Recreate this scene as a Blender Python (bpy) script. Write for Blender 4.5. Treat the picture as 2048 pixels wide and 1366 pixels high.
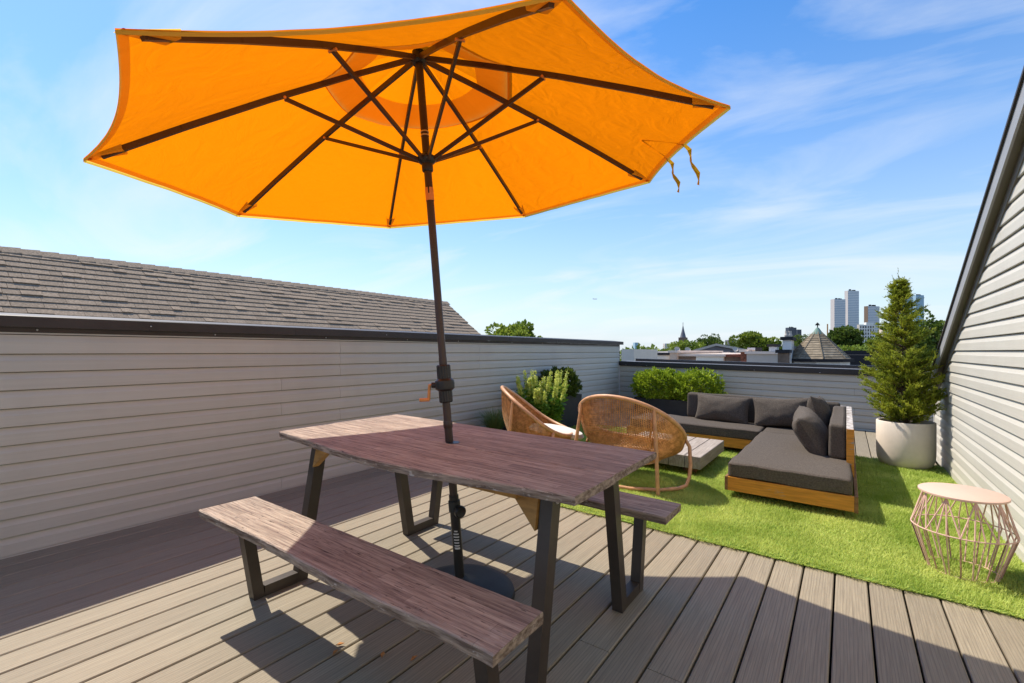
import bpy, bmesh, math, random
import numpy as np
from mathutils import Vector, Matrix, noise as MN
R = math.radians
random.seed(7); RNG = np.random.default_rng(11)
sc = bpy.context.scene
for o in list(bpy.data.objects): bpy.data.objects.remove(o)
COL = sc.collection

# ------------------------------------------------------------------ camera, sky, sun, exposure
FPX, CX, HY, HCAM, SLOPE = 941.2, 1024.0, 703.0, 1.22, .02155     # the roof deck falls 2 % towards +X (drainage)
YAW = math.atan(669/941.2); CA, SA = math.cos(YAW), math.sin(YAW)
cam = bpy.data.cameras.new('camera'); cam_o = bpy.data.objects.new('camera', cam); COL.objects.link(cam_o)
cam.sensor_width = 36; cam.lens = 36*FPX/2048; cam.shift_y = 20/2048
cam.clip_start = .05; cam.clip_end = 9000
cam_o.location = (0, 0, HCAM); cam_o.rotation_euler = (R(90), 0, YAW)
sc.camera = cam_o
sc.render.resolution_x, sc.render.resolution_y = 1024, 683

SUN = Vector((.69, -.08, -1)).normalized()                         # direction the sunlight travels
sun = bpy.data.lights.new('sun', 'SUN'); sun.energy = 3.6; sun.angle = R(.53); sun.color = (1, .92, .8)
sun_o = bpy.data.objects.new('sun', sun); COL.objects.link(sun_o)
sun_o.rotation_euler = SUN.to_track_quat('-Z', 'Y').to_euler(); sun_o.location = (-4, 0, 9)
w = bpy.data.worlds.new('World'); sc.world = w; w.use_nodes = True
nt = w.node_tree; nt.nodes.clear()
def wn(t, **k):
    n = nt.nodes.new(t)
    for a, b in k.items(): setattr(n, a, b)
    return n
sky = wn('ShaderNodeTexSky', sky_type='NISHITA'); sky.sun_disc = False
sky.sun_elevation = math.asin(-SUN.z); sky.sun_rotation = math.atan2(-SUN.x, -SUN.y)
sky.altitude = 20; sky.air_density = 1.0; sky.dust_density = .3; sky.ozone_density = 2.5
tc = wn('ShaderNodeTexCoord'); sep = wn('ShaderNodeSeparateXYZ'); nt.links.new(tc.outputs['Generated'], sep.inputs[0])
def wmath(op, a, b):
    n = wn('ShaderNodeMath', operation=op)
    for i, v in enumerate((a, b)):
        if isinstance(v, (int, float)): n.inputs[i].default_value = v
        else: nt.links.new(v, n.inputs[i])
    return n.outputs[0]
zz = wmath('ADD', wmath('MAXIMUM', sep.outputs[2], 0.0), .16)
cmb = wn('ShaderNodeCombineXYZ')
nt.links.new(wmath('DIVIDE', sep.outputs[0], zz), cmb.inputs[0]); nt.links.new(wmath('DIVIDE', sep.outputs[1], zz), cmb.inputs[1])
mp = wn('ShaderNodeMapping'); mp.inputs['Rotation'].default_value = (0, 0, R(-40)); mp.inputs['Scale'].default_value = (.55, 1.3, 1); mp.inputs['Location'].default_value = (3.1, 5.6, 0)
nt.links.new(cmb.outputs[0], mp.inputs[0])
nz = wn('ShaderNodeTexNoise'); nz.inputs['Scale'].default_value = 1.1; nz.inputs['Detail'].default_value = 9; nz.inputs['Roughness'].default_value = .56; nz.inputs['Distortion'].default_value = .9
nt.links.new(mp.outputs[0], nz.inputs['Vector'])
cr = wn('ShaderNodeValToRGB'); cr.color_ramp.elements[0].position = .46; cr.color_ramp.elements[1].position = .8
cr.color_ramp.elements[0].color = (0, 0, 0, 1); cr.color_ramp.elements[1].color = (.8, .8, .8, 1)
nt.links.new(nz.outputs['Fac'], cr.inputs[0])
cmix = wn('ShaderNodeMix', data_type='RGBA'); nt.links.new(cr.outputs[0], cmix.inputs[0]); hsv = wn('ShaderNodeHueSaturation'); hsv.inputs['Hue'].default_value = .503; hsv.inputs['Saturation'].default_value = 1.36; hsv.inputs['Value'].default_value = 1.4; nt.links.new(sky.outputs[0], hsv.inputs['Color'])
hz = wmath('MULTIPLY', wmath('POWER', wmath('SUBTRACT', 1.0, wmath('MAXIMUM', sep.outputs[2], 0.0)), 3.4), .96)
hmix = wn('ShaderNodeMix', data_type='RGBA'); nt.links.new(hz, hmix.inputs[0]); nt.links.new(hsv.outputs[0], hmix.inputs[6]); hmix.inputs[7].default_value = (4.5, 5.15, 5.8, 1)
nt.links.new(hmix.outputs[2], cmix.inputs[6])
cmix.inputs[7].default_value = (5.9, 6.2, 6.5, 1)
bgn = wn('ShaderNodeBackground'); bgn.inputs[1].default_value = .092; nt.links.new(cmix.outputs[2], bgn.inputs[0])
wo = wn('ShaderNodeOutputWorld'); nt.links.new(bgn.outputs[0], wo.inputs[0])
vs = sc.view_settings; vs.view_transform = 'Standard'; vs.look = 'None'; vs.exposure = .8; vs.gamma = 1; vs.use_curve_mapping = False
try:
    sc.render.engine = 'CYCLES'; sc.cycles.max_bounces = 8; sc.cycles.transparent_max_bounces = 6; sc.cycles.transmission_bounces = 6
    sc.cycles.caustics_reflective = False; sc.cycles.caustics_refractive = False
except Exception: pass

# ------------------------------------------------------------------ helpers
def sl(p): return (p[0], p[1], p[2] - SLOPE*p[0])                   # terrace coordinates -> world (roof fall)
def bgpt(x, y, d):                                                  # where a far thing stands: bearing, height and distance
    r = (x-CX)/FPX*d
    return Vector((r*CA - d*SA, r*SA + d*CA, HCAM - (y-HY)/FPX*d))
class MB:
    def __init__(s): s.v = []; s.f = []
    def add(s, v, f):
        b = len(s.v); s.v += [tuple(q) for q in v]; s.f += [tuple(i+b for i in q) for q in f]; return s
    def box(s, x0, x1, y0, y1, z0, z1):
        return s.add([(x0,y0,z0),(x1,y0,z0),(x1,y1,z0),(x0,y1,z0),(x0,y0,z1),(x1,y0,z1),(x1,y1,z1),(x0,y1,z1)],
                     [(0,3,2,1),(4,5,6,7),(0,1,5,4),(1,2,6,5),(2,3,7,6),(3,0,4,7)])
    def cbox(s, x0, x1, y0, y1, z0, z1, c):                         # box with chamfered top edges
        return s.add([(x0,y0,z0),(x1,y0,z0),(x1,y1,z0),(x0,y1,z0),(x0,y0,z1-c),(x1,y0,z1-c),(x1,y1,z1-c),(x0,y1,z1-c),
                      (x0+c,y0+c*.4,z1),(x1-c,y0+c*.4,z1),(x1-c,y1-c*.4,z1),(x0+c,y1-c*.4,z1)],
                     [(0,3,2,1),(0,1,5,4),(1,2,6,5),(2,3,7,6),(3,0,4,7),(4,5,9,8),(5,6,10,9),(6,7,11,10),(7,4,8,11),(8,9,10,11)])
    def beam(s, a, b, wx, wy, up=(0,0,1)):                          # rectangular bar from a to b
        a, b = Vector(a), Vector(b); t = (b-a).normalized(); u = Vector(up)
        if abs(t.dot(u)) > .98: u = Vector((0,1,0))
        n = t.cross(u).normalized(); m = n.cross(t).normalized(); n = n*wx/2; m = m*wy/2
        v = [a-n-m, a+n-m, a+n+m, a-n+m, b-n-m, b+n-m, b+n+m, b-n+m]
        return s.add(v, [(0,1,2,3),(7,6,5,4),(0,4,5,1),(1,5,6,2),(2,6,7,3),(3,7,4,0)])
    def tube(s, pts, r, n=8, cap=True, closed=False):
        pts = [Vector(p) for p in pts]; N = len(pts); rr = r if isinstance(r, (list, tuple)) else [r]*N
        ring = []; prev = None
        for i, p in enumerate(pts):
            if closed: t = (pts[(i+1) % N] - pts[i-1])
            else: t = pts[min(i+1, N-1)] - pts[max(i-1, 0)]
            t.normalize()
            if prev is None:
                u = Vector((0,0,1)) if abs(t.z) < .9 else Vector((1,0,0)); u = (u - t*u.dot(t)).normalized()
            else: u = (prev - t*prev.dot(t)).normalized()
            prev = u; q = t.cross(u)
            ring.append([p + (u*math.cos(2*math.pi*k/n) + q*math.sin(2*math.pi*k/n))*rr[i] for k in range(n)])
        v = [x for rg in ring for x in rg]; f = []
        for i in range(N if closed else N-1):
            j = (i+1) % N
            for k in range(n): f.append((i*n+k, i*n+(k+1) % n, j*n+(k+1) % n, j*n+k))
        if cap and not closed: f += [tuple(range(n))[::-1], tuple((N-1)*n+k for k in range(n))]
        return s.add(v, f)
    def lathe(s, prof, n=32, c=(0,0,0), axis=None, cap=True):        # prof: (radius, height)
        v = []; f = []; A = Matrix.Identity(3) if axis is None else Vector((0,0,1)).rotation_difference(Vector(axis)).to_matrix()
        for r, z in prof:
            for k in range(n):
                t = 2*math.pi*k/n; v.append(Vector(c) + A @ Vector((r*math.cos(t), r*math.sin(t), z)))
        for i in range(len(prof)-1):
            for k in range(n): f.append((i*n+k, i*n+(k+1) % n, (i+1)*n+(k+1) % n, (i+1)*n+k))
        if cap: f += [tuple(range(n))[::-1], tuple((len(prof)-1)*n+k for k in range(n))]
        return s.add(v, f)
    def prism(s, poly, a, b):                                        # poly of 3-D points swept from +a to +b (vectors)
        n = len(poly); a, b = Vector(a), Vector(b)
        v = [Vector(p)+a for p in poly] + [Vector(p)+b for p in poly]
        return s.add(v, [tuple(range(n))[::-1], tuple(range(n, 2*n))] + [(k, (k+1) % n, n+(k+1) % n, n+k) for k in range(n)])
    def rbox(s, x0, x1, y0, y1, z0, z1, r, seg=3, sub=0, wob=0, puff=0):
        bm = bmesh.new(); bmesh.ops.create_cube(bm, size=1)
        for v in bm.verts: v.co = Vector(((x0+x1)/2 + v.co.x*(x1-x0), (y0+y1)/2 + v.co.y*(y1-y0), (z0+z1)/2 + v.co.z*(z1-z0)))
        if sub: bmesh.ops.subdivide_edges(bm, edges=bm.edges[:], cuts=sub, use_grid_fill=True)
        es = [e for e in bm.edges if len(e.link_faces) == 2 and e.calc_face_angle(0) > .5]
        bmesh.ops.bevel(bm, geom=es, offset=r, segments=seg, affect='EDGES', profile=.5)
        if wob or puff:
            from mathutils import noise
            for v in bm.verts:
                u = (v.co.x-x0)/(x1-x0)*2-1; q = (v.co.y-y0)/(y1-y0)*2-1
                k = max(0, (1-u*u))*max(0, (1-q*q))
                v.co += noise.noise_vector(v.co*7)*wob
                v.co.z += puff*k*(1 if v.co.z > (z0+z1)/2 else -.3)
        bm.verts.index_update()
        vv = [v.co.copy() for v in bm.verts]; ff = [[x.index for x in f.verts] for f in bm.faces]; bm.free()
        return s.add(vv, ff)
    def build(s, name, m, parent=None, org=None, slope=False, smooth=False, kind=None, label=None):
        o0 = Vector(org) if org is not None else (ORG.get(parent.name, Vector((0,0,0))) if parent else Vector((0,0,0)))
        vv = [Vector(sl(q)) - o0 if slope else Vector(q) - o0 for q in s.v]
        me = bpy.data.meshes.new(name); me.from_pydata(vv, [], s.f); me.update()
        return link(name, me, m, parent, smooth, kind, label, o0)
ORG = {}
def link(name, me, m, parent=None, smooth=False, kind=None, label=None, o0=None):
    if m is not None and not len(me.materials): me.materials.append(m)
    if smooth:
        me.polygons.foreach_set('use_smooth', [True]*len(me.polygons))
        try: me.set_sharp_from_angle(angle=R(38))
        except Exception: pass
    o = bpy.data.objects.new(name, me); COL.objects.link(o)
    if parent:
        base = ORG.get(parent.name, Vector((0,0,0))); o0 = base if o0 is None else Vector(o0)
        o.parent = parent; o.location = o0 - base; ORG[o.name] = o0
    else:
        o.location = o0 if o0 is not None else (0,0,0); ORG[o.name] = Vector(o.location)
    if kind: o['kind'] = kind
    if label: o['label'] = label
    return o
def tag(o, label, cat, group=None):
    o['label'] = label; o['category'] = cat
    if group: o['group'] = group
    return o
def thing(name, loc, label, cat, group=None, slope=True):
    o = bpy.data.objects.new(name, None); COL.objects.link(o); o.empty_display_size = .1
    o.location = sl(loc) if slope else loc; ORG[o.name] = Vector(o.location)
    return tag(o, label, cat, group)
def fastmesh(name, V, F):                                            # numpy arrays; F has constant width
    me = bpy.data.meshes.new(name); n, k = F.shape
    me.vertices.add(len(V)); me.vertices.foreach_set('co', np.asarray(V, np.float32).ravel())
    me.loops.add(n*k); me.loops.foreach_set('vertex_index', np.asarray(F, np.int32).ravel())
    me.polygons.add(n); me.polygons.foreach_set('loop_start', np.arange(0, n*k, k, dtype=np.int32))
    me.polygons.foreach_set('loop_total', np.full(n, k, np.int32)); me.update(calc_edges=True); return me

# ------------------------------------------------------------------ materials
def mat(name, col, rough=.6, var=.12, scale=6, stretch=(1,1,1), bump=0, bscale=60, bstretch=None, rand=0, metal=0, spec=.4, col2=None, lo=.35, hi=.65, detail=5, trans=0):
    m = bpy.data.materials.new(name); m.use_nodes = True; t = m.node_tree; N = t.nodes; L = t.links
    b = N['Principled BSDF']; b.inputs['Roughness'].default_value = rough; b.inputs['Metallic'].default_value = metal
    b.inputs['Specular IOR Level'].default_value = spec
    tcn = N.new('ShaderNodeTexCoord'); oi = N.new('ShaderNodeObjectInfo')
    off = N.new('ShaderNodeVectorMath'); off.operation = 'MULTIPLY_ADD'; cb = N.new('ShaderNodeCombineXYZ')
    for i in range(3): L.new(oi.outputs['Random'], cb.inputs[i])
    off.inputs[1].default_value = (37, 53, 29); L.new(cb.outputs[0], off.inputs[0]); L.new(tcn.outputs['Object'], off.inputs[2])
    mpn = N.new('ShaderNodeMapping'); mpn.inputs['Scale'].default_value = stretch; L.new(off.outputs[0], mpn.inputs[0])
    n1 = N.new('ShaderNodeTexNoise'); n1.inputs['Scale'].default_value = scale; n1.inputs['Detail'].default_value = detail; n1.inputs['Roughness'].default_value = .6
    L.new(mpn.outputs[0], n1.inputs['Vector'])
    rp = N.new('ShaderNodeValToRGB'); rp.color_ramp.elements[0].position = lo; rp.color_ramp.elements[1].position = hi
    c = Vector(col); d = Vector(col2) if col2 else c*(1-var)
    e = c*(1+var) if not col2 else c
    rp.color_ramp.elements[0].color = (*d, 1); rp.color_ramp.elements[1].color = (*e, 1); L.new(n1.outputs['Fac'], rp.inputs[0])
    out = rp.outputs[0]
    if rand:
        h = N.new('ShaderNodeHueSaturation'); mr = N.new('ShaderNodeMapRange'); mr.inputs['To Min'].default_value = 1-rand; mr.inputs['To Max'].default_value = 1+rand
        L.new(oi.outputs['Random'], mr.inputs['Value']); L.new(mr.outputs[0], h.inputs['Value']); L.new(out, h.inputs['Color']); out = h.outputs[0]
    L.new(out, b.inputs['Base Color'])
    if bump:
        n2 = N.new('ShaderNodeTexNoise'); n2.inputs['Scale'].default_value = bscale; n2.inputs['Detail'].default_value = 4
        mp2 = N.new('ShaderNodeMapping'); mp2.inputs['Scale'].default_value = bstretch or stretch; L.new(off.outputs[0], mp2.inputs[0]); L.new(mp2.outputs[0], n2.inputs['Vector'])
        bp = N.new('ShaderNodeBump'); bp.inputs['Strength'].default_value = bump; bp.inputs['Distance'].default_value = .004
        L.new(n2.outputs['Fac'], bp.inputs['Height']); L.new(bp.outputs[0], b.inputs['Normal'])
    if trans:
        tr = N.new('ShaderNodeBsdfTranslucent'); L.new(out, tr.inputs[0]); mx = N.new('ShaderNodeMixShader'); mx.inputs[0].default_value = trans
        L.new(b.outputs[0], mx.inputs[1]); L.new(tr.outputs[0], mx.inputs[2]); L.new(mx.outputs[0], N['Material Output'].inputs[0])
    return m
def overlay(m, col, scale, lo, hi, stretch=(1,1,1), amount=1.0):     # a second layer of wear over a material's colour
    t = m.node_tree; N = t.nodes; L = t.links; b = N['Principled BSDF']; src = b.inputs['Base Color'].links[0].from_socket
    tcn = N.new('ShaderNodeTexCoord'); mpn = N.new('ShaderNodeMapping'); mpn.inputs['Scale'].default_value = stretch; L.new(tcn.outputs['Object'], mpn.inputs[0])
    n1 = N.new('ShaderNodeTexNoise'); n1.inputs['Scale'].default_value = scale; n1.inputs['Detail'].default_value = 8; n1.inputs['Roughness'].default_value = .65; L.new(mpn.outputs[0], n1.inputs['Vector'])
    mr = N.new('ShaderNodeMapRange'); mr.inputs['From Min'].default_value = lo; mr.inputs['From Max'].default_value = hi; mr.inputs['To Max'].default_value = amount; L.new(n1.outputs['Fac'], mr.inputs['Value'])
    mx = N.new('ShaderNodeMix'); mx.data_type = 'RGBA'; L.new(mr.outputs[0], mx.inputs[0]); L.new(src, mx.inputs[6]); mx.inputs[7].default_value = (*col, 1)
    L.new(mx.outputs[2], b.inputs['Base Color']); return m
M = {}
M['deck'] = overlay(mat('composite_decking', (.29,.245,.172), .62, .13, 3, (60,1.6,1), .4, 5, (75,2.2,1), rand=.1, spec=.3), (.175,.14,.1), 2.2, .48, .75, (34,1.4,1), .5)
def grain(m, sx, sy, dist, amt, dark):                               # cathedral grain of embossed boards
    t = m.node_tree; N = t.nodes; L = t.links; b = N['Principled BSDF']; src = b.inputs['Base Color'].links[0].from_socket
    tcn = N.new('ShaderNodeTexCoord'); oi = N.new('ShaderNodeObjectInfo'); ml = N.new('ShaderNodeVectorMath'); ml.operation = 'MULTIPLY_ADD'; cb = N.new('ShaderNodeCombineXYZ')
    for i in range(3): L.new(oi.outputs['Random'], cb.inputs[i])
    ml.inputs[1].default_value = (11, 17, 5); L.new(cb.outputs[0], ml.inputs[0]); L.new(tcn.outputs['Object'], ml.inputs[2])
    mpn = N.new('ShaderNodeMapping'); mpn.inputs['Scale'].default_value = (sx, sy, 1); L.new(ml.outputs[0], mpn.inputs[0])
    wv = N.new('ShaderNodeTexWave'); wv.wave_type = 'BANDS'; wv.bands_direction = 'X'; wv.inputs['Scale'].default_value = 1; wv.inputs['Distortion'].default_value = dist; wv.inputs['Detail'].default_value = 2; wv.inputs['Detail Scale'].default_value = 1.1
    L.new(mpn.outputs[0], wv.inputs['Vector'])
    mr = N.new('ShaderNodeMapRange'); mr.inputs['From Min'].default_value = .72; mr.inputs['To Max'].default_value = amt; L.new(wv.outputs['Fac'], mr.inputs['Value'])
    mx = N.new('ShaderNodeMix'); mx.data_type = 'RGBA'; L.new(mr.outputs[0], mx.inputs[0]); L.new(src, mx.inputs[6]); mx.inputs[7].default_value = (*dark, 1); L.new(mx.outputs[2], b.inputs['Base Color'])
    return m
grain(M['deck'], 26, 1.5, 5.5, .4, (.13,.105,.075))
M['deck_base'] = mat('deck_gap_shade', (.008,.007,.006), 1, spec=.05)  # near-black so the gaps between boards read as deep shade
M['siding'] = mat('vinyl_siding', (.54,.51,.44), .5, .035, 5, (1,.2,14), .12, 8, (1.5,1.5,60), rand=.025, spec=.35)
M['siding_grey'] = mat('vinyl_siding_back', (.49,.45,.375), .5, .035, 5, (.2,1,14), .12, 8, (1.5,1.5,60), rand=.025, spec=.35)
overlay(M['siding'], (.4,.36,.3), 1.6, .48, .8, (1,1.2,.3), .35); overlay(M['siding_grey'], (.36,.32,.27), 1.6, .48, .8, (1.2,1,.3), .35)
M['core'] = mat('wall_core', (.07,.06,.055), .9)
M['black_metal'] = mat('black_coping', (.022,.02,.021), .42, .25, 3, spec=.5)
M['brown_metal'] = mat('brown_flashing', (.045,.034,.03), .5, .2, 3)
M['screw'] = mat('screw_steel', (.55,.54,.52), .35, .1, 9, metal=.8)
M['fascia'] = mat('grey_fascia', (.3,.3,.31), .5, .08, 2, (1,.3,1))
M['soffit'] = mat('taupe_trim', (.17,.15,.125), .6, .08, 3)
M['shingle'] = mat('asphalt_shingle', (.28,.215,.155), .95, .3, 40, (1,1,1), .4, 260, rand=.12, spec=.15)
M['shingle_base'] = mat('shingle_under', (.035,.03,.027), .95, .2, 20)
M['turf'] = mat('turf_backing', (.15,.24,.035), .95, .3, 20)
M['post_white'] = mat('white_corner_post', (.55,.54,.52), .5, .05, 4)
M['leg'] = mat('dark_bronze_steel', (.05,.038,.029), .45, .2, 5, bump=.05, bscale=180, spec=.45)
M['pole'] = mat('brown_umbrella_metal', (.04,.023,.016), .42, .2, 6, spec=.5)
M['rib'] = mat('brown_umbrella_rib', (.055,.028,.018), .45, .2, 6, spec=.5)
M['plastic'] = mat('black_plastic', (.018,.017,.016), .4, .2, 6)
M['brass'] = mat('copper_crank', (.62,.27,.09), .4, .15, 20, metal=.3)
M['base'] = mat('umbrella_base', (.03,.032,.031), .55, .25, 7, bump=.1, bscale=80)
M['label_print'] = mat('white_print', (.6,.6,.58), .6, .05)
wood = mat('weathered_wood', (.475,.4,.315), .75, 0, 2.4, (2.2,44,20), .8, 6, (4,70,30), col2=(.225,.172,.145), lo=.34, hi=.64, detail=10, spec=.2)
overlay(wood, (.52,.44,.35), 3.0, .52, .7, (1.2,9,9), .7); overlay(wood, (.075,.05,.043), 2.8, .565, .66, (2.2,48,24), .85)
overlay(wood, (.055,.037,.032), 9, .62, .66, (1.6,10,9), .85); overlay(wood, (.5,.44,.385), 7, .6, .7, (1,4.5,4), .5)
def staves(m):                                                       # finger-jointed strips of different tone
    t = m.node_tree; N = t.nodes; L = t.links; b = N['Principled BSDF']; src = b.inputs['Base Color'].links[0].from_socket
    tcn = N.new('ShaderNodeTexCoord'); br = N.new('ShaderNodeTexBrick'); L.new(tcn.outputs['Object'], br.inputs['Vector']); br.offset = .37; br.squash = 1
    br.inputs['Scale'].default_value = 1; br.inputs['Brick Width'].default_value = .47; br.inputs['Row Height'].default_value = .0445; br.inputs['Mortar Size'].default_value = .0011; br.inputs['Mortar Smooth'].default_value = .6; br.inputs['Bias'].default_value = 0
    br.inputs['Color1'].default_value = (.74,.71,.7,1); br.inputs['Color2'].default_value = (1.12,1.1,1.08,1); br.inputs['Mortar'].default_value = (.5,.47,.45,1)
    mx = N.new('ShaderNodeMix'); mx.data_type = 'RGBA'; mx.blend_type = 'MULTIPLY'; mx.inputs[0].default_value = .85; L.new(src, mx.inputs[6]); L.new(br.outputs[0], mx.inputs[7]); L.new(mx.outputs[2], b.inputs['Base Color'])
staves(wood)
M['wood'] = wood
edge = mat('weathered_edge', (.36,.29,.23), .88, 0, 9, (1,4,9), .9, 30, (1,3,6), col2=(.12,.085,.065), lo=.36, hi=.62, detail=10, spec=.15)
overlay(edge, (.52,.48,.43), 22, .6, .68, (1,1.5,2), .8)
M['wood_edge'] = edge
M['brace'] = mat('yellow_pine_brace', (.36,.19,.05), .6, .25, 3, (3,3,14))
M['orange_wood'] = overlay(mat('orange_stained_board', (.58,.24,.03), .5, .22, 3, (1.5,8,24), .3, 6, (2,30,40), spec=.35), (.33,.29,.23), 5, .6, .66, (1,1,3.5), .95)
M['end_grain'] = mat('board_end_grain', (.24,.12,.045), .75, .35, 30)
M['grey_wood'] = mat('silvered_timber', (.44,.38,.32), .8, 0, 3, (22,1.2,10), .45, 5, (45,2,25), col2=(.27,.22,.18), lo=.3, hi=.7, rand=.08, spec=.2)
M['white_wood'] = mat('peeling_white_wood', (.55,.51,.47), .85, 0, 16, (1,1,1), .6, 40, col2=(.25,.21,.18), lo=.42, hi=.55)
M['fabric'] = mat('charcoal_fabric', (.1,.083,.068), .95, .24, 90, (1,1,1), .35, 420, rand=.05, spec=.12)
M['cream'] = mat('cream_cushion', (.72,.67,.57), .9, .06, 60, bump=.2, bscale=300, spec=.15)
M['rattan'] = mat('honey_rattan', (.7,.36,.13), .5, 0, 26, (1,1,1), .2, 200, col2=(.34,.15,.045), lo=.3, hi=.66, spec=.45, trans=.12)
M['cane'] = mat('cane_pole', (.58,.31,.15), .45, .2, 14, (1,1,1), .1, 100, spec=.45)
M['planter'] = mat('anthracite_planter', (.028,.029,.031), .6, .15, 8)
M['soil'] = mat('dark_soil', (.03,.022,.016), 1, .4, 40)
M['pot'] = mat('cream_concrete_pot', (.74,.64,.53), .6, .07, 5, bump=.08, bscale=90)
overlay(M['pot'], (.5,.42,.34), 3, .5, .8, (1,1,.35), .45)
M['pebble'] = mat('pebble', (.4,.37,.33), .8, .4, 30, rand=.3)
M['pink_metal'] = overlay(mat('blush_metal', (.7,.46,.37), .5, .06, 8, spec=.4), (.3,.12,.05), 26, .64, .72, (1,1,1), .8)
M['pink_top'] = mat('blush_tabletop', (.66,.45,.35), .5, .03, 5, spec=.4)
M['pale_metal'] = M['label_print']
def leafmat(n, c1, c2, trans=.35, scale=3): return mat(n, c2, .5, 0, scale, col2=c1, lo=.3, hi=.7, trans=trans, spec=.3, detail=3)
M['grass'] = mat('turf_blade', (.68,.74,.21), .6, 0, 2.6, col2=(.32,.45,.06), lo=.3, hi=.7, trans=.42, spec=.25, detail=9)
M['box_leaf'] = leafmat('boxwood_leaf', (.13,.22,.012), (.46,.56,.04), scale=14)
M['dark_leaf'] = leafmat('dark_box_leaf', (.045,.075,.012), (.14,.19,.022), scale=9)
M['flower_leaf'] = leafmat('sage_leaf', (.1,.23,.02), (.24,.4,.04), scale=6)
M['spike'] = leafmat('flower_spike', (.5,.58,.1), (.8,.82,.24), scale=12)
M['conifer'] = leafmat('cypress_spray', (.15,.21,.018), (.52,.54,.055), .4, 6)
M['twig'] = mat('twig', (.13,.085,.05), .9, .3, 20)
M['tree_a'] = leafmat('maple_crown', (.07,.12,.012), (.26,.32,.035), .3, .35)
M['tree_b'] = leafmat('oak_crown', (.045,.085,.014), (.15,.21,.028), .3, .3)
M['tree_c'] = leafmat('lime_crown', (.1,.17,.018), (.33,.4,.05), .3, .35)
M['bark'] = mat('bark', (.09,.065,.045), .95, .3, 6)
M['fine_grass'] = leafmat('fine_grass', (.1,.17,.04), (.25,.31,.1), scale=5)
M['dry_leaf'] = mat('dry_leaf', (.45,.2,.06), .8, .3, 50)
M['ground'] = mat('city_ground', (.13,.13,.12), .95, .3, .02)

def canopy_mat():
    m = bpy.data.materials.new('orange_canvas'); m.use_nodes = True; t = m.node_tree; N = t.nodes; L = t.links; b = N['Principled BSDF']
    b.inputs['Roughness'].default_value = .85; b.inputs['Specular IOR Level'].default_value = .15; b.inputs['Base Color'].default_value = (.8,.27,.008,1)
    tr = N.new('ShaderNodeBsdfTranslucent'); tcn = N.new('ShaderNodeTexCoord')
    n1 = N.new('ShaderNodeTexNoise'); n1.inputs['Scale'].default_value = 1.6; n1.inputs['Detail'].default_value = 4; L.new(tcn.outputs['Object'], n1.inputs['Vector'])
    rp = N.new('ShaderNodeValToRGB'); rp.color_ramp.elements[0].color = (.8,.195,.001,1); rp.color_ramp.elements[1].color = (.9,.23,.001,1); L.new(n1.outputs['Fac'], rp.inputs[0]); L.new(rp.outputs[0], tr.inputs[0])
    n2 = N.new('ShaderNodeTexNoise'); n2.inputs['Scale'].default_value = 7; n2.inputs['Detail'].default_value = 3; n2.inputs['Distortion'].default_value = 1.5; L.new(tcn.outputs['Object'], n2.inputs['Vector'])
    bp = N.new('ShaderNodeBump'); bp.inputs['Strength'].default_value = .55; bp.inputs['Distance'].default_value = .02; L.new(n2.outputs['Fac'], bp.inputs['Height'])
    L.new(bp.outputs[0], tr.inputs['Normal']); L.new(bp.outputs[0], b.inputs['Normal'])
    mx = N.new('ShaderNodeMixShader'); mx.inputs[0].default_value = .62; L.new(b.outputs[0], mx.inputs[1]); L.new(tr.outputs[0], mx.inputs[2]); L.new(mx.outputs[0], N['Material Output'].inputs[0])
    return m
M['canvas'] = canopy_mat()
M['tinted_canvas'] = mat('light_tinted_canvas', (.8,.58,.09), .9, .04, 5, trans=.8, spec=.1)  # paler tint imitates light through doubled canvas; straps use it as plain cloth

# ------------------------------------------------------------------ setting: city ground, deck, turf
g = MB().box(-4000, 4000, -3000, 6000, -10.2, -10).build('ground', M['ground'], kind='structure')
XL, XR, YB, YH = -3.79, .846, 9.1, 7.3                               # left wall, house wall, back wall, end of house wall
deck = MB().box(XL-.02, XR+.02, -2.6, YB, -.2, -.032).add(*[MB().box(XR, 2.4, YH, YB, -.2, -.032).v, MB().box(XR, 2.4, YH, YB, -.2, -.032).f]).build('deck', M['deck_base'], slope=True, kind='structure')
P = .14375; x = -.051 - 27*P; i = 0
while x < 2.3:
    xa, xb = max(x+.0042, XL+.006), min(x+P-.0042, 2.38)
    if xa < XR and xb > XR: pass
    if xb - xa > .02:
        cuts = [-2.6, 1.76 if i % 2 == 1 else random.choice([-.6, 4.9]), 6.1 if i % 2 else random.choice([7.2, 8.3, 5.6]), YB-.012]
        if xa > XR-.05: cuts = [YH+.02, YB-.012]
        elif xb > XR: xb = XR-.004
        for a, b in zip(cuts[:-1], cuts[1:]):
            if xb-xa > .02: MB().cbox(xa, xb, a+.0012, b-.0012, -.026, 0, .004).build('deck_board', M['deck'], deck, slope=True, org=sl(((xa+xb)/2, (a+b)/2, 0)))
    x += P; i += 1
TY0, TY1, TX0 = 3.13, 6.72, -3.46
turf = MB().box(TX0, XR-.015, TY0, TY1, .002, .01).build('turf', M['turf'], slope=True, kind='structure')
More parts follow.
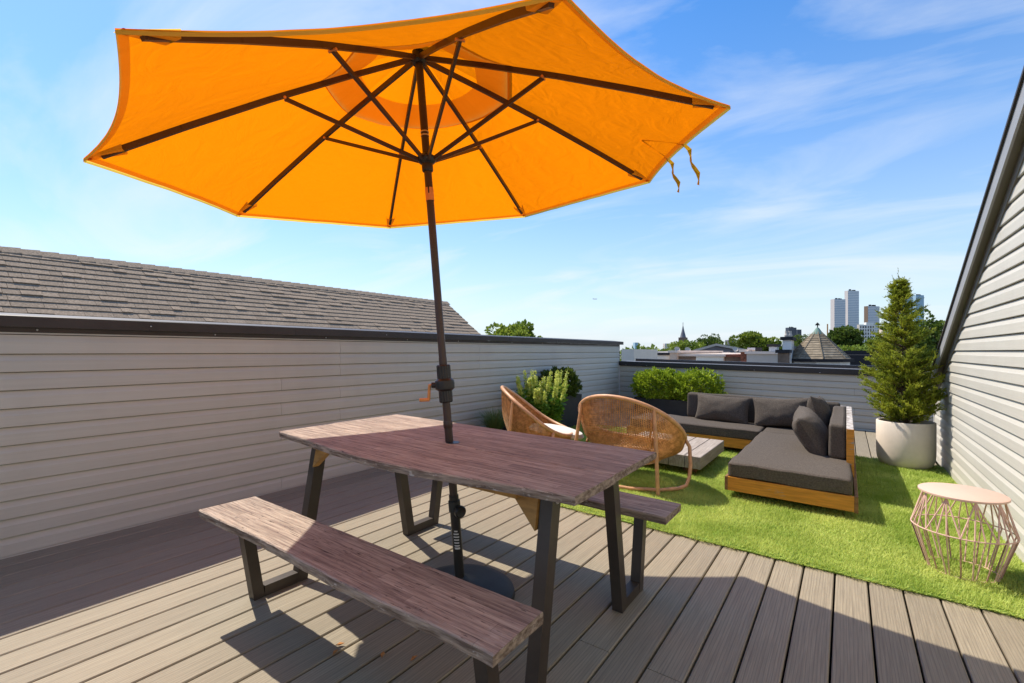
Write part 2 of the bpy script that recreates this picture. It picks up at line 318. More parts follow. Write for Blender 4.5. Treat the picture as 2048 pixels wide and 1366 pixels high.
def turf_blades():
    n = 300000
    X = RNG.uniform(TX0-.008, XR-.012, n*2); Y = TY0-.012 + (TY1-TY0+.02)*RNG.random(n*2)
    keep = RNG.random(n*2) < np.clip(1.25 - (Y-TY0)*.26, .33, 1)      # thinner where it is far away
    X, Y = X[keep][:n], Y[keep][:n]; n = len(X)
    Y = np.where(Y < TY0+.03, Y - .009*(np.sin(X*11)*np.sin(X*4.3+1)+.5*np.sin(X*31)), Y)
    edge_w = np.where(Y < TY0+.015, 1, 0)
    clump = np.sin(X*9.1+np.sin(Y*5.3)*2)*np.sin(Y*8.3+np.sin(X*4.7)*2)
    h = RNG.uniform(.014, .031, n)*(1+.15*clump); a = RNG.uniform(0, 2*np.pi, n); lean = RNG.uniform(.2, 1.3, n)*.02
    la = a + RNG.normal(0, .4, n); wd = RNG.uniform(.0018, .0036, n)*(1+(Y-TY0)*.25)
    bx, by = np.cos(a+1.57)*wd, np.sin(a+1.57)*wd
    z0 = np.full(n, .008); 
    tx, ty = X+np.cos(la)*lean, Y+np.sin(la)*lean - edge_w*.012
    V = np.empty((n,3,3)); V[:,0] = np.stack([X-bx, Y-by, z0],1); V[:,1] = np.stack([X+bx, Y+by, z0],1); V[:,2] = np.stack([tx, ty, z0+h*(1-edge_w*.4)],1)
    V = V.reshape(-1,3); V[:,2] -= SLOPE*V[:,0]
    link('grass_blades', fastmesh('grass_blades', V, np.arange(3*n).reshape(n,3)), M['grass'], turf, kind='stuff')
turf_blades()

# ------------------------------------------------------------------ clad walls
HC = .1016
PROF = [(-.004,.965),(.002,.96),(.0125,.66),(.0145,.62),(.0165,.03),(.0145,0),(-.002,.012),(-.004,.02)]
def course(parent, m, z0, h, place, e0, e1, seams):
    """one lap of siding: place(along, out, z) -> terrace point; e0(z), e1(z) give the ends; split at seams"""
    zs = z0 + h
    cuts = [None] + [s for s in seams if e0(z0)+.3 < s < e1(z0)-.3] + [None]
    for a, b in zip(cuts[:-1], cuts[1:]):
        v = []; n = len(PROF)
        for k, end in enumerate((a, b)):
            for o, t in PROF:
                z = z0 + t*h; s = end if end is not None else (e0(z) if k == 0 else e1(z))
                v.append(place(s + (0 if end is None else (.0012 if k == 0 else -.0012)), o, z))
        f = [tuple(range(n)), tuple(range(2*n-1, n-1, -1))] + [(k, n+k, n+(k+1) % n, (k+1) % n) for k in range(n)]
        mb = MB().add(v, f); c = Vector(sl(v[3]))
        mb.build('siding_board', m, parent, slope=True)
lw = thing('parapet_wall', (XL-.08, 4, 0), 'long taupe clad parapet wall with brown coping along the left side', 'wall')
MB().box(XL-.16, XL-.001, -2.6, YB+.05, -.03, 1.25).build('wall_core', M['core'], lw, slope=True)
pl = lambda s, o, z: (XL+o, s, z)
for k in range(12):
    z1 = 1.2274 - k*HC + (.009 if k == 0 else 0); z0 = 1.1257 - k*HC
    course(lw, M['siding'], z0, z1-z0, pl, lambda z: -2.6, lambda z: YB-.004, [random.choice([-.9, 2.05, 2.6]), random.choice([4.6, 5.9, 6.7])])
MB().box(XL, XL+.017, -2.6, YB, -.001, .007).build('starter_strip', M['siding'], lw, slope=True)
MB().box(XL+.001, XL+.012, -2.6, YB-.002, 1.237, 1.246).build('trim_strip', M['post_white'], lw, slope=True)
MB().box(XL+.001, XL+.021, -2.6, YB-.004, 1.247, 1.277).build('flashing', M['brown_metal'], lw, slope=True)
cop = MB()
for a, b in ((-2.6, 2.15), (2.152, 5.2), (5.202, YB+.12)):
    cop.add(*(lambda q: (q.v, q.f))(MB().prism([(XL-.2, 0, 1.3), (XL+.05, 0, 1.277), (XL+.052, 0, 1.336), (XL+.046, 0, 1.340), (XL-.2, 0, 1.36)], (0, a, 0), (0, b, 0))))
cop.build('coping', M['brown_metal'], lw, slope=True)
for y in (.62, 1.55, 2.45, 3.4, 4.2, 5.3, 6.1, 7.0, 8.1):
    MB().lathe([(.0055,0),(.005,.003),(.002,.005)], 8, (XL+.021, y, 1.262), (1,0,0)).build('screw', M['screw'], lw, slope=True)
for y in (1.05, 3.0, 6.4): MB().lathe([(.0045,0),(.004,.003),(.002,.004)], 8, (XL+.052, y+.1, 1.305), (1,0,0)).build('screw', M['screw'], lw, slope=True)
bw = thing('parapet_wall', (-1.3, YB+.1, 0), 'low grey clad parapet wall with black coping behind the sofa', 'wall')
MB().box(XL, 2.4, YB+.001, YB+.4, -.03, .86).build('wall_core', M['core'], bw, slope=True)
pb = lambda s, o, z: (s, YB-o, z)
for k in range(9):
    z0 = .745 - k*HC; z1 = z0+HC+(.01 if k == 0 else 0)
    if z0 < -.01: z0 = .0
    if z1-z0 > .03: course(bw, M['siding_grey'], z0, z1-z0, pb, lambda z: XL+.03, lambda z: 2.4, [random.choice([-2.4, -1.2, .1])])
MB().box(XL+.001, XL+.03, YB-.032, YB, 0, .855).build('corner_post', M['post_white'], bw, slope=True)
MB().prism([(0, YB-.045, .858), (0, YB-.047, .943), (0, YB-.02, .947), (0, YB+.1, .943), (0, YB+.1, .858)], (XL+.02,0,0), (2.4,0,0)).build('coping', M['black_metal'], bw, slope=True)
MB().box(XL+.06, 2.4, YB+.101, YB+.30, .86, .945).build('coping_top', M['fascia'], bw, slope=True)  # grey stands in for sky reflected off the black coping's top
MB().box(XL+.24, 2.4, YB+.301, YB+.46, .80, .998).build('rear_curb', M['black_metal'], bw, slope=True)
for q in (-3.62, -3.2, -2.2, -1.3, -.35, .5): MB().lathe([(.006,0),(.005,.003),(.002,.005)], 8, (q, YB-.046, .872), (0,-1,0)).build('screw', M['screw'], bw, slope=True)
# the house on the right: clad gable wall with its rake
hs = thing('house', (XR+1, 3, 0), 'house with sunlit white clad gable wall and grey rake on the right', 'house')
YP = .6; RK = .505
def rake(y): return 2.224 - RK*(y-4.359) if y >= YP else 2.224 - RK*(YP-4.359) - RK*(YP-y)
def yend(z): return min(YH, 4.359 + (2.224-z)/RK)
def ystart(z): return max(-2.6, 2*YP - (4.359 + (2.224-z)/RK))
zt = rake(YP)
poly = [(XR+.001, -2.6, -.05), (XR+.001, YH, -.05), (XR+.001, YH, rake(YH)), (XR+.001, YP, zt), (XR+.001, -2.6, rake(-2.6))]
MB().prism(poly, (0,0,0), (2.5,0,0)).build('wall_core', M['core'], hs, slope=True)
ph = lambda s, o, z: (XR-o, s, z)
k = 0
while .012+k*.1028 < zt-.12:
    z0 = .012+k*.1028
    course(hs, M['siding'], z0, .1028, ph, ystart, lambda z: yend(z)-.004 if yend(z) < YH else YH-.02, [random.choice([1.2, 2.2, 2.9])] if k % 2 else [])
    k += 1
MB().box(XR-.02, XR+.03, YH-.02, YH+.012, -.03, rake(YH)-.01).build('corner_post', M['post_white'], hs, slope=True)
MB().box(XR-.016, XR, -2.6, YH-.02, -.002, .011).build('starter_strip', M['siding'], hs, slope=True)
def rakebar(name, m, x0, x1, lo, hi, y1=YH+.32, wob=0):
    for ya, yb in ((YP, y1), (-2.6, YP)):
        n = 16 if wob else 1; mb = MB()
        ys = [ya+(yb-ya)*j/n for j in range(n+1)]
        for j in range(n):
            a, b = ys[j], ys[j+1]; wa = wob*random.uniform(-1,1) if wob else 0
            mb.prism([(0,a,rake(a)+lo),(0,b,rake(b)+lo),(0,b,rake(b)+hi),(0,a,rake(a)+hi)], (x0+wa,0,0), (x1,0,0))
        mb.build(name, m, hs, slope=True)
rakebar('soffit', M['soffit'], .781, XR+.02, -.02, .0)
rakebar('fascia', M['fascia'], .768, .781, -.045, .078)
rakebar('frieze', M['soffit'], XR-.022, XR-.001, -.115, -.021)
rakebar('drip_edge', M['brown_metal'], .755, XR+.5, .079, .1)
rakebar('roof', M['shingle'], .762, XR+2.6, .101, .118)

# ------------------------------------------------------------------ neighbour's shingled house behind the left wall
nh = thing('house', (-9.6, 3.5, -10), 'neighbouring house with grey asphalt shingle gable roof behind the left wall', 'house', slope=False)
RX, RZ, PT, Y0h, Y1h = -9.6, 2.655, .75, -3.2, 10.1
MB().box(-12.6, -6.7, Y0h+.25, Y1h-.25, -10, .2).build('wall', M['core'], nh)
for yy in (Y0h+.25, Y1h-.27): MB().prism([(-12.6,yy,.2),(-6.7,yy,.2),(RX,yy,RZ-.12)], (0,0,0), (0,.02,0)).build('gable', M['core'], nh)
rf = MB().prism([(RX,0,RZ),(-6.3,0,RZ-3.3*PT),(-6.3,0,RZ-3.3*PT-.12),(RX,0,RZ-.12),(-12.9,0,RZ-3.3*PT-.12),(-12.9,0,RZ-3.3*PT)], (0,Y0h,0), (0,Y1h,0)).build('roof', M['shingle_base'], nh)
th = math.atan(PT); sdir = Vector((math.cos(th), 0, -math.sin(th))); nrm = Vector((math.sin(th), 0, math.cos(th)))
EXP = .143; shs = []; far = MB()
def shingle_mesh(wd, thk):
    return [sdir*a + Vector((0,b,0)) + nrm*c for a, b, c in ((-.02,0,.001),(-.02,wd,.001),(EXP+.004,wd,.001),(EXP+.004,0,.001),(-.02,0,.003),(-.02,wd,.003),(EXP+.004,wd,thk),(EXP+.004,0,thk))]
BF = [(0,3,2,1),(4,5,6,7),(0,1,5,4),(1,2,6,5),(2,3,7,6),(3,0,4,7)]
cache = {}
for r_ in range(16):
    y = Y0h + random.uniform(-.1, 0)
    while y < Y1h+.02:
        wd = random.choice([.12,.16,.2,.24,.3]); thk = random.choice([.018,.018,.018,.018,.028])
        if y+wd > Y1h+.06: wd = max(.05, Y1h+.06-y)
        p = Vector((RX,0,RZ)) + sdir*(.05+r_*EXP) + Vector((0,max(y,Y0h-.05),0)) + nrm*.003
        shs.append((p, round(wd,2), thk, r_)); y += wd+.003
vis = lambda q: q[3] <= 12 and q[0].y > 1.0
shs.sort(key=lambda q: (0 if vis(q) else 1, (q[0]-Vector((0,0,1.2))).length))
for n_, (p, wd, thk, r_) in enumerate(shs):
    if n_ < 300:
        key = (wd, thk)
        if key not in cache:
            me = bpy.data.meshes.new('shingle'); me.from_pydata([v+Vector((0,.0015,0)) for v in shingle_mesh(wd, thk)], [], BF); me.materials.append(M['shingle']); cache[key] = me
        link('shingle', cache[key], None, rf, o0=p)
    else: far.add([v+p for v in shingle_mesh(wd, thk)], BF)
far.build('shingles', M['shingle'], rf, kind='stuff')
rc = MB(); y = Y0h
while y < Y1h:                                                       # ridge caps
    for s_ in (1, -1):
        d_ = Vector((s_*math.cos(th), 0, -math.sin(th)))
        rc.add([Vector((RX,y,RZ+.012))+q for q in (Vector((0,0,0)), Vector((0,.21,.012)), d_*.15+Vector((0,.21,.012)), d_*.15)]+[Vector((RX,y,RZ+.028))+q for q in (Vector((0,0,0)), Vector((0,.21,.014)), d_*.15+Vector((0,.21,.014)), d_*.15)], BF)
    y += .2
rc.build('ridge_cap', M['shingle'], rf, kind='stuff')

# ------------------------------------------------------------------ picnic table (top, two bench seats and their frames are one piece)
pt = thing('picnic_table', (-1.55, 1.71, 0), 'weathered wooden picnic table with two attached benches and dark steel legs', 'picnic table')
def plank(name, x0, x1, ya, yb, z0, z1, nx=40, live_a=None, live_b=None, rough=.0022):
    """board along X with uneven edges; ya(x), yb(x) give its two long edges"""
    v = []; f = []
    xs = [x0 + (x1-x0)*i/nx for i in range(nx+1)]
    for i, q in enumerate(xs):
        e = random.uniform(-rough, rough); g_ = random.uniform(-rough, rough)*.7
        a, b = ya(q)+e, yb(q)+g_
        xx = q
        c = .004
        ring = [(xx,a+.003,z0),(xx,a+random.uniform(-.002,.002),(z0+z1)/2),(xx,a,z1-c),(xx,a+c,z1),(xx,b-c,z1),(xx,b,z1-c),(xx,b,(z0+z1)/2),(xx,b-.003,z0)]
        if i in (0, nx): ring = [(p_[0]+random.uniform(-.004,.004), p_[1], p_[2]) for p_ in ring]
        v += ring
    n = 8
    for i in range(nx):
        for k in range(n): f.append((i*n+k, i*n+(k+1) % n, (i+1)*n+(k+1) % n, (i+1)*n+k))
    f = [q[::-1] for q in f]; f += [tuple(range(n)), tuple(nx*n+k for k in range(n))[::-1]]
    mb = MB().add(v, f)
    o = mb.build(name, M['wood'], pt, slope=True); o.data.materials.append(M['wood_edge'])
    for p_ in o.data.polygons:
        if abs(p_.normal.z) < .45: p_.material_index = 1
    return o
def front(x):                                                        # live front edge of the table
    t = (x+2.42)/1.74
    return 1.312 - .085*math.sin(math.pi*min(1, max(0, t*.92+.06)))**1.3 + .008*math.sin(9*t)
plank('tabletop_board', -2.425, -.692, front, lambda x: 1.63+.0*x, .72, .75)
plank('tabletop_board', -2.44, -.70, lambda x: 1.6335, lambda x: 2.113+.004*math.sin(5*x), .72, .7495)
plank('bench_seat', -2.395, -.715, lambda x: .922+.006*math.sin(6*x), lambda x: 1.168, .415, .45)
plank('bench_seat', -2.40, -.672, lambda x: 2.15, lambda x: 2.392, .415, .45)
def yz_bar(name, x, pts, wd=.042, th=.05):
    for a, b in zip(pts[:-1], pts[1:]):
        a3, b3 = Vector((x, *a)), Vector((x, *b)); d = (b3-a3).normalized()
        MB().beam(a3-d*.0, b3+d*.0, wd, th, (1,0,0) if False else (0,-d.z,d.y)).build(name, M['leg'], pt, slope=True)
for fx in (-2.29, -.862):
    for sgn in (1, -1):
        f_ = lambda y: y if sgn == 1 else 3.42-y
        yz_bar('table_leg', fx, [(f_(1.46), .719), (f_(1.338), .0)], .05, .058)
        yz_bar('floor_bar', fx, [(f_(1.315), .026), (f_(1.15), .026)], .048, .05)
        yz_bar('bench_leg', fx, [(f_(1.125), .0), (f_(1.06), .414)], .05, .05)
        MB().prism([(fx+(.03 if fx < -1.5 else -.03), f_(1.44), .719), (fx+(.19 if fx < -1.5 else -.19), f_(1.44), .719), (fx+(.03 if fx < -1.5 else -.03), f_(1.41), .57)], (0,-.018,0), (0,.018,0)).build('brace', M['brace'], pt, slope=True)
        MB().lathe([(.009,0),(.008,.004),(.003,.005)], 10, (fx+.026, f_(1.452), .67), (1,0,0)).build('bolt', M['screw'], pt, slope=True)
    MB().box(fx-.02, fx+.02, 1.46, 1.96, .69, .719).build('top_rail', M['leg'], pt, slope=True)
for yy in (1.36, 1.9): MB().box(-2.2, -.95, yy, yy+.04, .68, .719).build('batten', M['brace'], pt, slope=True)
MB().lathe([(.034,0),(.034,.0012)], 20, (-1.541, 1.677, .7503)).build('umbrella_hole', M['plastic'], pt, slope=True)

# ------------------------------------------------------------------ parasol
C0 = Vector((-1.677, 1.658, 2.097)); NN = Vector((-.02, -.115, 1)).normalized()
E1 = Vector((0,1,0)).cross(NN).normalized(); E2 = NN.cross(E1); RAD, PH, HUBH = 1.35, 2.586, .556
base_p = Vector((-1.532, 1.719, .1+SLOPE*1.53)); hub = C0 + NN*HUBH; ax = (hub-base_p).normalized()
um = thing('parasol', (-1.532, 1.719, 0), 'orange market parasol with eight brown ribs and crank pole through the table', 'parasol')
def on_pole(t): return base_p + (hub-base_p)*t
def tipdir(k): return E1*math.cos(PH+k*math.pi/4) + E2*math.sin(PH+k*math.pi/4)
def rib_pt(k, f):                                                    # along rib k: a slight bow
    return hub + (C0 + tipdir(k)*RAD - hub)*f + NN*.018*math.sin(math.pi*f)
def panel_pt(k, f, v, lift=.0):
    a, b = rib_pt(k, f), rib_pt(k+1, f)
    p = a + (b-a)*v; s_ = 4*v*(1-v)
    p += NN*(-.022*s_*math.sin(math.pi*min(1,f*.85)))                # cloth sags a little between the ribs
    p += (hub-p-NN*(hub-p).dot(NN)).normalized()*(.045*s_*max(0,(f-.5)*2)**2)   # hem curves inwards
    p += NN*(.010*MN.noise(Vector((v*9+k*7.7, f*1.6, k*3.1))) + .004*MN.noise(Vector((v*24+k*5.1, f*2.6, k))))*f*s_*(1.2-f)
    return p + NN*(.008+lift)
def panel(k, f0, f1, lift, nf, nv, name, cape=False, mt='canvas'):
    v = []; f = []
    for i in range(nf+1):
        for j in range(nv+1):
            ff = f0+(f1-f0)*i/nf
            v.append(panel_pt(k, ff, j/nv, lift*(1 if not cape else (1.2-ff/f1*.4))))
    for i in range(nf):
        for j in range(nv): f.append((i*(nv+1)+j, i*(nv+1)+j+1, (i+1)*(nv+1)+j+1, (i+1)*(nv+1)+j))
    return MB().add(v, f).build(name, M[mt], um, smooth=True)
for k in range(8):
    cpn = panel(k, .334, 1.0, 0, 30, 40, 'canopy_panel')
    panel(k, .215, .334, .0, 5, 40, 'vent_overlap_tint', mt='tinted_canvas')  # canopy's inner ring; light through overlapping cloth is put into its colour
    panel(k, .0, .343, .024, 8, 20, 'vent_panel', True)
    # hem: doubled cloth along the rim
    v = []; f = []
    for j in range(17):
        a = panel_pt(k, 1.0, j/16); b = panel_pt(k, .978, j/16)
        v += [a-NN*.004, b-NN*.006, a+NN*.002-NN*.016]
    for j in range(16): f += [(3*j, 3*j+3, 3*j+4, 3*j+1), (3*j, 3*j+2, 3*j+5, 3*j+3)]
    MB().add(v, f)  .build('hem', M['tinted_canvas'], cpn, smooth=True)
    # rib, strut and pocket
    pts = [rib_pt(k, q)-NN*.006 for q in (.015,.25,.5,.75,.955)]
    mb = MB()
    for a, b in zip(pts[:-1], pts[1:]): mb.beam(a, b+(b-a).normalized()*.004, .015, .022, NN)
    rbo = mb.build('rib', M['rib'], um)
    j_ = rib_pt(k, .455)-NN*.022; run = on_pole(.8) + tipdir(k)*.035
    sd = tipdir(k).cross(NN).normalized()*.014
    st = MB().beam(run, j_, .012, .017, NN).build('strut', M['rib'], um)
    MB().lathe([(.006,-.018),(.006,.018)], 10, j_, tipdir(k).cross(NN)).build('rivet', M['brass'], st)
    a, b = rib_pt(k, .90), rib_pt(k, .998); s2 = tipdir(k).cross(NN).normalized()
    MB().add([a-s2*.03-NN*.02, a+s2*.03-NN*.02, b+s2*.012+NN*.002, b-s2*.012+NN*.002, a-s2*.034+NN*.003, a+s2*.034+NN*.003], [(0,1,2,3),(0,3,4),(1,5,2)]).build('rib_pocket', M['tinted_canvas'], rbo)
    t_ = tipdir(k)
    MB().lathe([(.006,-.006),(.008,.0),(.003,.006)], 8, rib_pt(k,.985)+NN*.002, NN).build('tip_cap', M['canvas'], um)
MB().lathe([(.018,.02),(.03,.04),(.028,.06),(.012,.085),(.014,.11),(.004,.13)], 16, hub+NN*.03, NN).build('finial', M['rib'], um)
MB().tube([on_pole(.0), on_pole(.42)], .0195, 16).build('lower_pole', M['pole'], um, smooth=True)
MB().tube([on_pole(.4), on_pole(1.0)], .0185, 16).build('upper_pole', M['pole'], um, smooth=True)
MB().lathe([(.03,-.03),(.042,-.02),(.042,.004),(.03,.012),(.03,.03)], 24, hub-ax*.01, ax).build('hub', M['plastic'], um, smooth=True)
MB().lathe([(.024,-.055),(.027,-.05),(.027,-.02),(.038,-.012),(.046,.0),(.046,.012),(.034,.02),(.026,.03)], 24, on_pole(.8), ax).build('runner', M['plastic'], um, smooth=True)
for t0 in (.846, .853): MB().lathe([(.0205,0),(.0205,.006)], 16, on_pole(t0), ax).build('pole_ring', M['screw'], um)
MB().lathe([(.0205,0),(.0205,.062)], 20, on_pole(.722), ax).build('tilt_joint', M['brass'], um, smooth=True)
side = Vector((CA, SA, 0)); toC = Vector((SA, -CA, 0))
MB().beam(on_pole(.735)+toC*.0205, on_pole(.748)+toC*.0205, .006, .004, toC).build('tilt_slot', M['plastic'], um)
def ribbed(c, r, h, n, name):
    mb = MB(); v = []; f = []
    A = Vector((0,0,1)).rotation_difference(ax).to_matrix()
    for z, s_ in ((0,.88),(.006,1),(h-.006,1),(h,.88)):
        for k in range(n*2):
            t = math.pi*k/n; rr = r*s_*(1 if k % 2 else .93)
            v.append(c + A @ Vector((rr*math.cos(t), rr*math.sin(t), z)))
    m_ = n*2
    for i in range(3):
        for k in range(m_): f.append((i*m_+k, i*m_+(k+1) % m_, (i+1)*m_+(k+1) % m_, (i+1)*m_+k))
    f += [tuple(range(m_))[::-1], tuple(3*m_+k for k in range(m_))]
    return MB().add(v, f).build(name, M['plastic'], um)
ribbed(on_pole(.374), .034, .082, 16, 'crank_grip'); ribbed(on_pole(.334), .033, .08, 16, 'crank_grip')
ch = MB().lathe([(.034,-.004),(.046,.006),(.048,.03),(.046,.046),(.034,.056)], 28, on_pole(.358), ax).build('crank_housing', M['plastic'], um, smooth=True)
cp = on_pole(.367) - side*.052
cr_ = MB().lathe([(.014,-.012),(.014,.01)], 14, cp, side).build('crank_boss', M['plastic'], ch)
hd = MB().tube([cp-side*.012, cp-side*.022, cp-side*.024-Vector((0,0,.02)), cp-side*.026-Vector((0,0,.072))], .0075, 10)
hd.tube([cp-side*.022-Vector((0,0,.07))+toC*.002, cp-side*.07-Vector((0,0,.072))+toC*.004], .009, 10)
hd.build('crank_handle', M['brass'], ch)
MB().lathe([(.021,0),(.0225,.004),(.0225,.03),(.021,.034)], 20, on_pole(.285), ax).build('pole_collar', M['pole'], um, smooth=True)
bz = -SLOPE*-1.532; bc = Vector((-1.532, 1.719, bz))
MB().lathe([(.265,0),(.268,.012),(.262,.032),(.24,.046),(.2,.054),(.1,.066),(.05,.074),(.034,.09),(.026,.094)], 56, bc).build('base_plate', M['base'], um, smooth=True)
MB().tube([bc+Vector((0,0,.07)), on_pole(.155)], .0235, 18).build('base_tube', M['plastic'], um, smooth=True)
MB().lathe([(.024,-.03),(.029,-.026),(.029,.022),(.024,.028)], 20, on_pole(.135), ax).build('clamp_collar', M['base'], um, smooth=True)
kd = (toC*.8+side*.6).normalized(); kc = on_pole(.128)
MB().lathe([(.010,.02),(.010,.036),(.026,.038),(.029,.046),(.029,.058),(.024,.064),(.016,.06)], 22, kc, kd).build('clamp_knob', M['plastic'], um, smooth=True)
lb = MB(); pz = 0
for i_ in range(7):                                                  # small printed warning label on the base tube: lines too small to read
    zc = .235 + i_*.014; pc = base_p + ax*(zc-.1); wd_ = random.uniform(.5, .95)
    vv = []
    for q in range(5):
        an = -wd_/2*1.3 + wd_*1.3*q/4; dd = (toC*math.cos(an)+side*math.sin(an))*.0242
        vv += [pc+dd, pc+dd+ax*(.006 if i_ else .009)]
    lb.add(vv, [(2*q, 2*q+2, 2*q+3, 2*q+1) for q in range(4)])
lb.build('label_print', M['label_print'], um)
def ribbon(pts, wd, name):
    v = []; f = []
    for i, p in enumerate(pts):
        s_ = (side*math.cos(i*.8)+toC*math.sin(i*.8))*wd/2; v += [Vector(p)-s_, Vector(p)+s_, Vector(p)+s_+toC*.0015, Vector(p)-s_+toC*.0015]
    for i in range(len(pts)-1):
        for k in range(4): f.append((4*i+k, 4*i+(k+1) % 4, 4*i+4+(k+1) % 4, 4*i+4+k))
    MB().add(v, f).build(name, M['tinted_canvas'], um, smooth=True)
kk = min(range(8), key=lambda k: ((rib_pt(k,1)+rib_pt(k+1,1))/2 - Vector((-.37,1.9,2.15))).length + ((rib_pt(k,1)+rib_pt(k+1,1))/2 - Vector((-.66,2.4,2.2))).length)
for v0, dn, sw in ((.36,.19,.05),(.57,.17,.04)):
    q = panel_pt(kk, 1.0, v0); ribbon([q+side*(sw*1.5*(h_/7)**.7+.008*math.sin(h_*1.5))-Vector((0,0,dn*h_/7)) for h_ in range(8)], .021, 'tie_strap')
q1, q2 = panel_pt(kk,1.0,.36), panel_pt(kk,1.0,.57); qa = panel_pt(kk,.86,.5)
ribbon([q1+NN*.006, (q1+qa)/2+NN*.008, qa+NN*.008, (q2+qa)/2+NN*.008, q2+NN*.006], .012, 'tie_strap')

# ------------------------------------------------------------------ rattan chairs
def make_chair(loc, yaw, label):
    t = thing('rattan_chair', (0,0,0), label, 'chair', 'round rattan lounge chairs on the turf', slope=False)
    a, b, tl, zc = .5, .46, .68, .493
    def rim(u):
        x, y = a*math.sin(u), b*math.cos(u)
        fl = 1.0 if y < 0 else 1-.42*(y/b)
        return Vector((x, y*math.cos(tl), zc - y*math.sin(tl)*fl))
    def bot(u): return Vector((.27*math.sin(u), .0+.23*math.cos(u)+.03, .205+.03*math.cos(u)))
    def shell(u, s):
        p = rim(u).lerp(bot(u), s); bulge = math.sin(math.pi*s)*.055
        d = Vector((p.x, p.y-.03, 0)); d = d.normalized() if d.length > 1e-4 else d
        return p + d*bulge - Vector((0,0,.03*math.sin(math.pi*s)))
    NS = 190; mb = MB()
    for i in range(NS):                                              # stakes
        u = 2*math.pi*i/NS
        if i % 1 == 0: mb.tube([shell(u, s/7) for s in range(8)], [.0054*(1-.35*s/7) for s in range(8)], 4, cap=False)
    rows = 40
    for r_ in range(1, rows):                                        # weavers pass in front of and behind the stakes
        s = r_/rows; pts = []
        for i in range(NS):
            u = 2*math.pi*(i+.5*(r_ % 1))/NS; p = shell(u, s)
            n_ = Vector((p.x, p.y-.03, -.1)).normalized(); pts.append(p + n_*(.0045 if (i+r_) % 2 else -.0045))
        mb.tube(pts, .0038 if s > .3 else .0028, 3, closed=True)
    mb.build('wicker_shell', M['rattan'], t, kind='stuff')
    mb = MB()
    for i in range(-9, 10):                                          # woven seat bottom
        x = i*.028; q = math.sqrt(max(0, 1-(x/.28)**2))
        mb.tube([(x, .03-.235*q, .2), (x, .03, .19), (x, .03+.235*q, .232)], .009, 4)
    for i in range(-8, 9):
        y = i*.028; q = math.sqrt(max(0, 1-(y/.245)**2)); mb.tube([(-.275*q, .03+y, .207+.1*y), (0, .03+y, .197+.1*y), (.275*q, .03+y, .207+.1*y)], .009, 4)
    mb.build('seat_weave', M['rattan'], t, kind='stuff')
    MB().tube([rim(2*math.pi*i/64) for i in range(64)], .0185, 10, closed=True).build('rim', M['cane'], t, smooth=True)
    MB().tube([bot(2*math.pi*i/40)*1.0 for i in range(40)], .013, 8, closed=True).build('bottom_hoop', M['cane'], t, smooth=True)
    for s_ in (1, -1):
        u = s_*2.33; p = rim(u)
        MB().tube([p+Vector((0,0,.005)), p.lerp(Vector((s_*.44,-.31,.0)), .5)+Vector((0,-.006,0)), Vector((s_*.43,-.31,.0))], [.015,.0165,.016], 10).build('rear_leg', M['cane'], t, smooth=True)
        MB().tube([p-Vector((0,0,.03)), Vector((s_*.25,-.17,.24)), Vector((s_*.2,-.1,.2))], .009, 8).build('brace', M['cane'], t, smooth=True)
        q0 = rim(s_*1.2)
        path = [q0, q0+Vector((s_*.045,-.01,-.06)), Vector((s_*.545,.06,.2)), Vector((s_*.55,.02,.1)), Vector((s_*.54,-.02,.04)), Vector((s_*.5,-.08,.02)), Vector((s_*.4,-.22,.017)), Vector((s_*.2,-.35,.017)), Vector((0,-.385,.017))]
        MB().tube(path, .0155, 10).build('front_leg', M['cane'], t, smooth=True)
    t.location = sl(loc); t.rotation_euler = (0,0,yaw)
    return t
ch2 = make_chair((-1.636, 4.186, .012), -.139, 'rattan lounge chair seen from behind, next to the coffee table')
def copy_tree(o, parent=None):
    c = o.copy(); COL.objects.link(c); c.parent = parent
    for k in o.children: copy_tree(k, c)
    return c
ch1 = copy_tree(ch2); ch1.location = sl((-2.6, 4.1, .012)); ch1.rotation_euler = (0,0,-.95)
ch1['label'] = 'rattan lounge chair in side view holding a cream seat pad'
cu = thing('seat_pad', (-2.6, 4.1, .3), 'cream seat pad lying in the side-view rattan chair', 'cushion')
v = MB().lathe([(.02,-.045),(.2,-.045),(.265,-.03),(.285,.0),(.265,.032),(.2,.046),(.02,.05)], 40, (0,0,0))
o = v.build('pad', M['cream'], cu, org=cu.location, smooth=True); o.data.transform(Matrix.Translation(-Vector((0,0,0))))
for q in o.data.vertices: q.co = Vector(q.co) + Vector(cu.location)
cu.rotation_euler = (R(-9), 0, -.95); cu.location = Vector(sl((-2.6, 4.1, .335))) + Vector((.815,.579,0))*.2

# ------------------------------------------------------------------ sofa, its pillows and the coffee table
so = thing('sectional_sofa', (-.9, 5.9, 0), 'low L-shaped sofa of orange wood with charcoal cushions on turf', 'sofa')
SX0, SX1, SY0, SYI, SYB, SXL = -.79, .045, 4.15, 5.97, 6.78, -2.35
MB().box(SX0+.02, SX1-.02, SY0+.02, SYB-.02, .085, .18).build('chaise_platform', M['end_grain'], so, slope=True)
MB().box(SXL+.02, SX0+.02, SYI+.02, SYB-.02, .085, .179).build('seat_platform', M['end_grain'], so, slope=True)
MB().cbox(SX0, SX1, SY0-.004, SY0+.02, .075, .185, .003).build('front_board', M['orange_wood'], so, slope=True, label='peeling orange front board of the chaise')
MB().cbox(SX0-.022, SX0-.0005, SY0-.006, SYI, .075, .186, .003).build('side_board', M['end_grain'], so, slope=True)
MB().cbox(SX1+.0005, SX1+.024, SY0-.006, SYB, .07, .187, .003).build('side_board', M['end_grain'], so, slope=True)
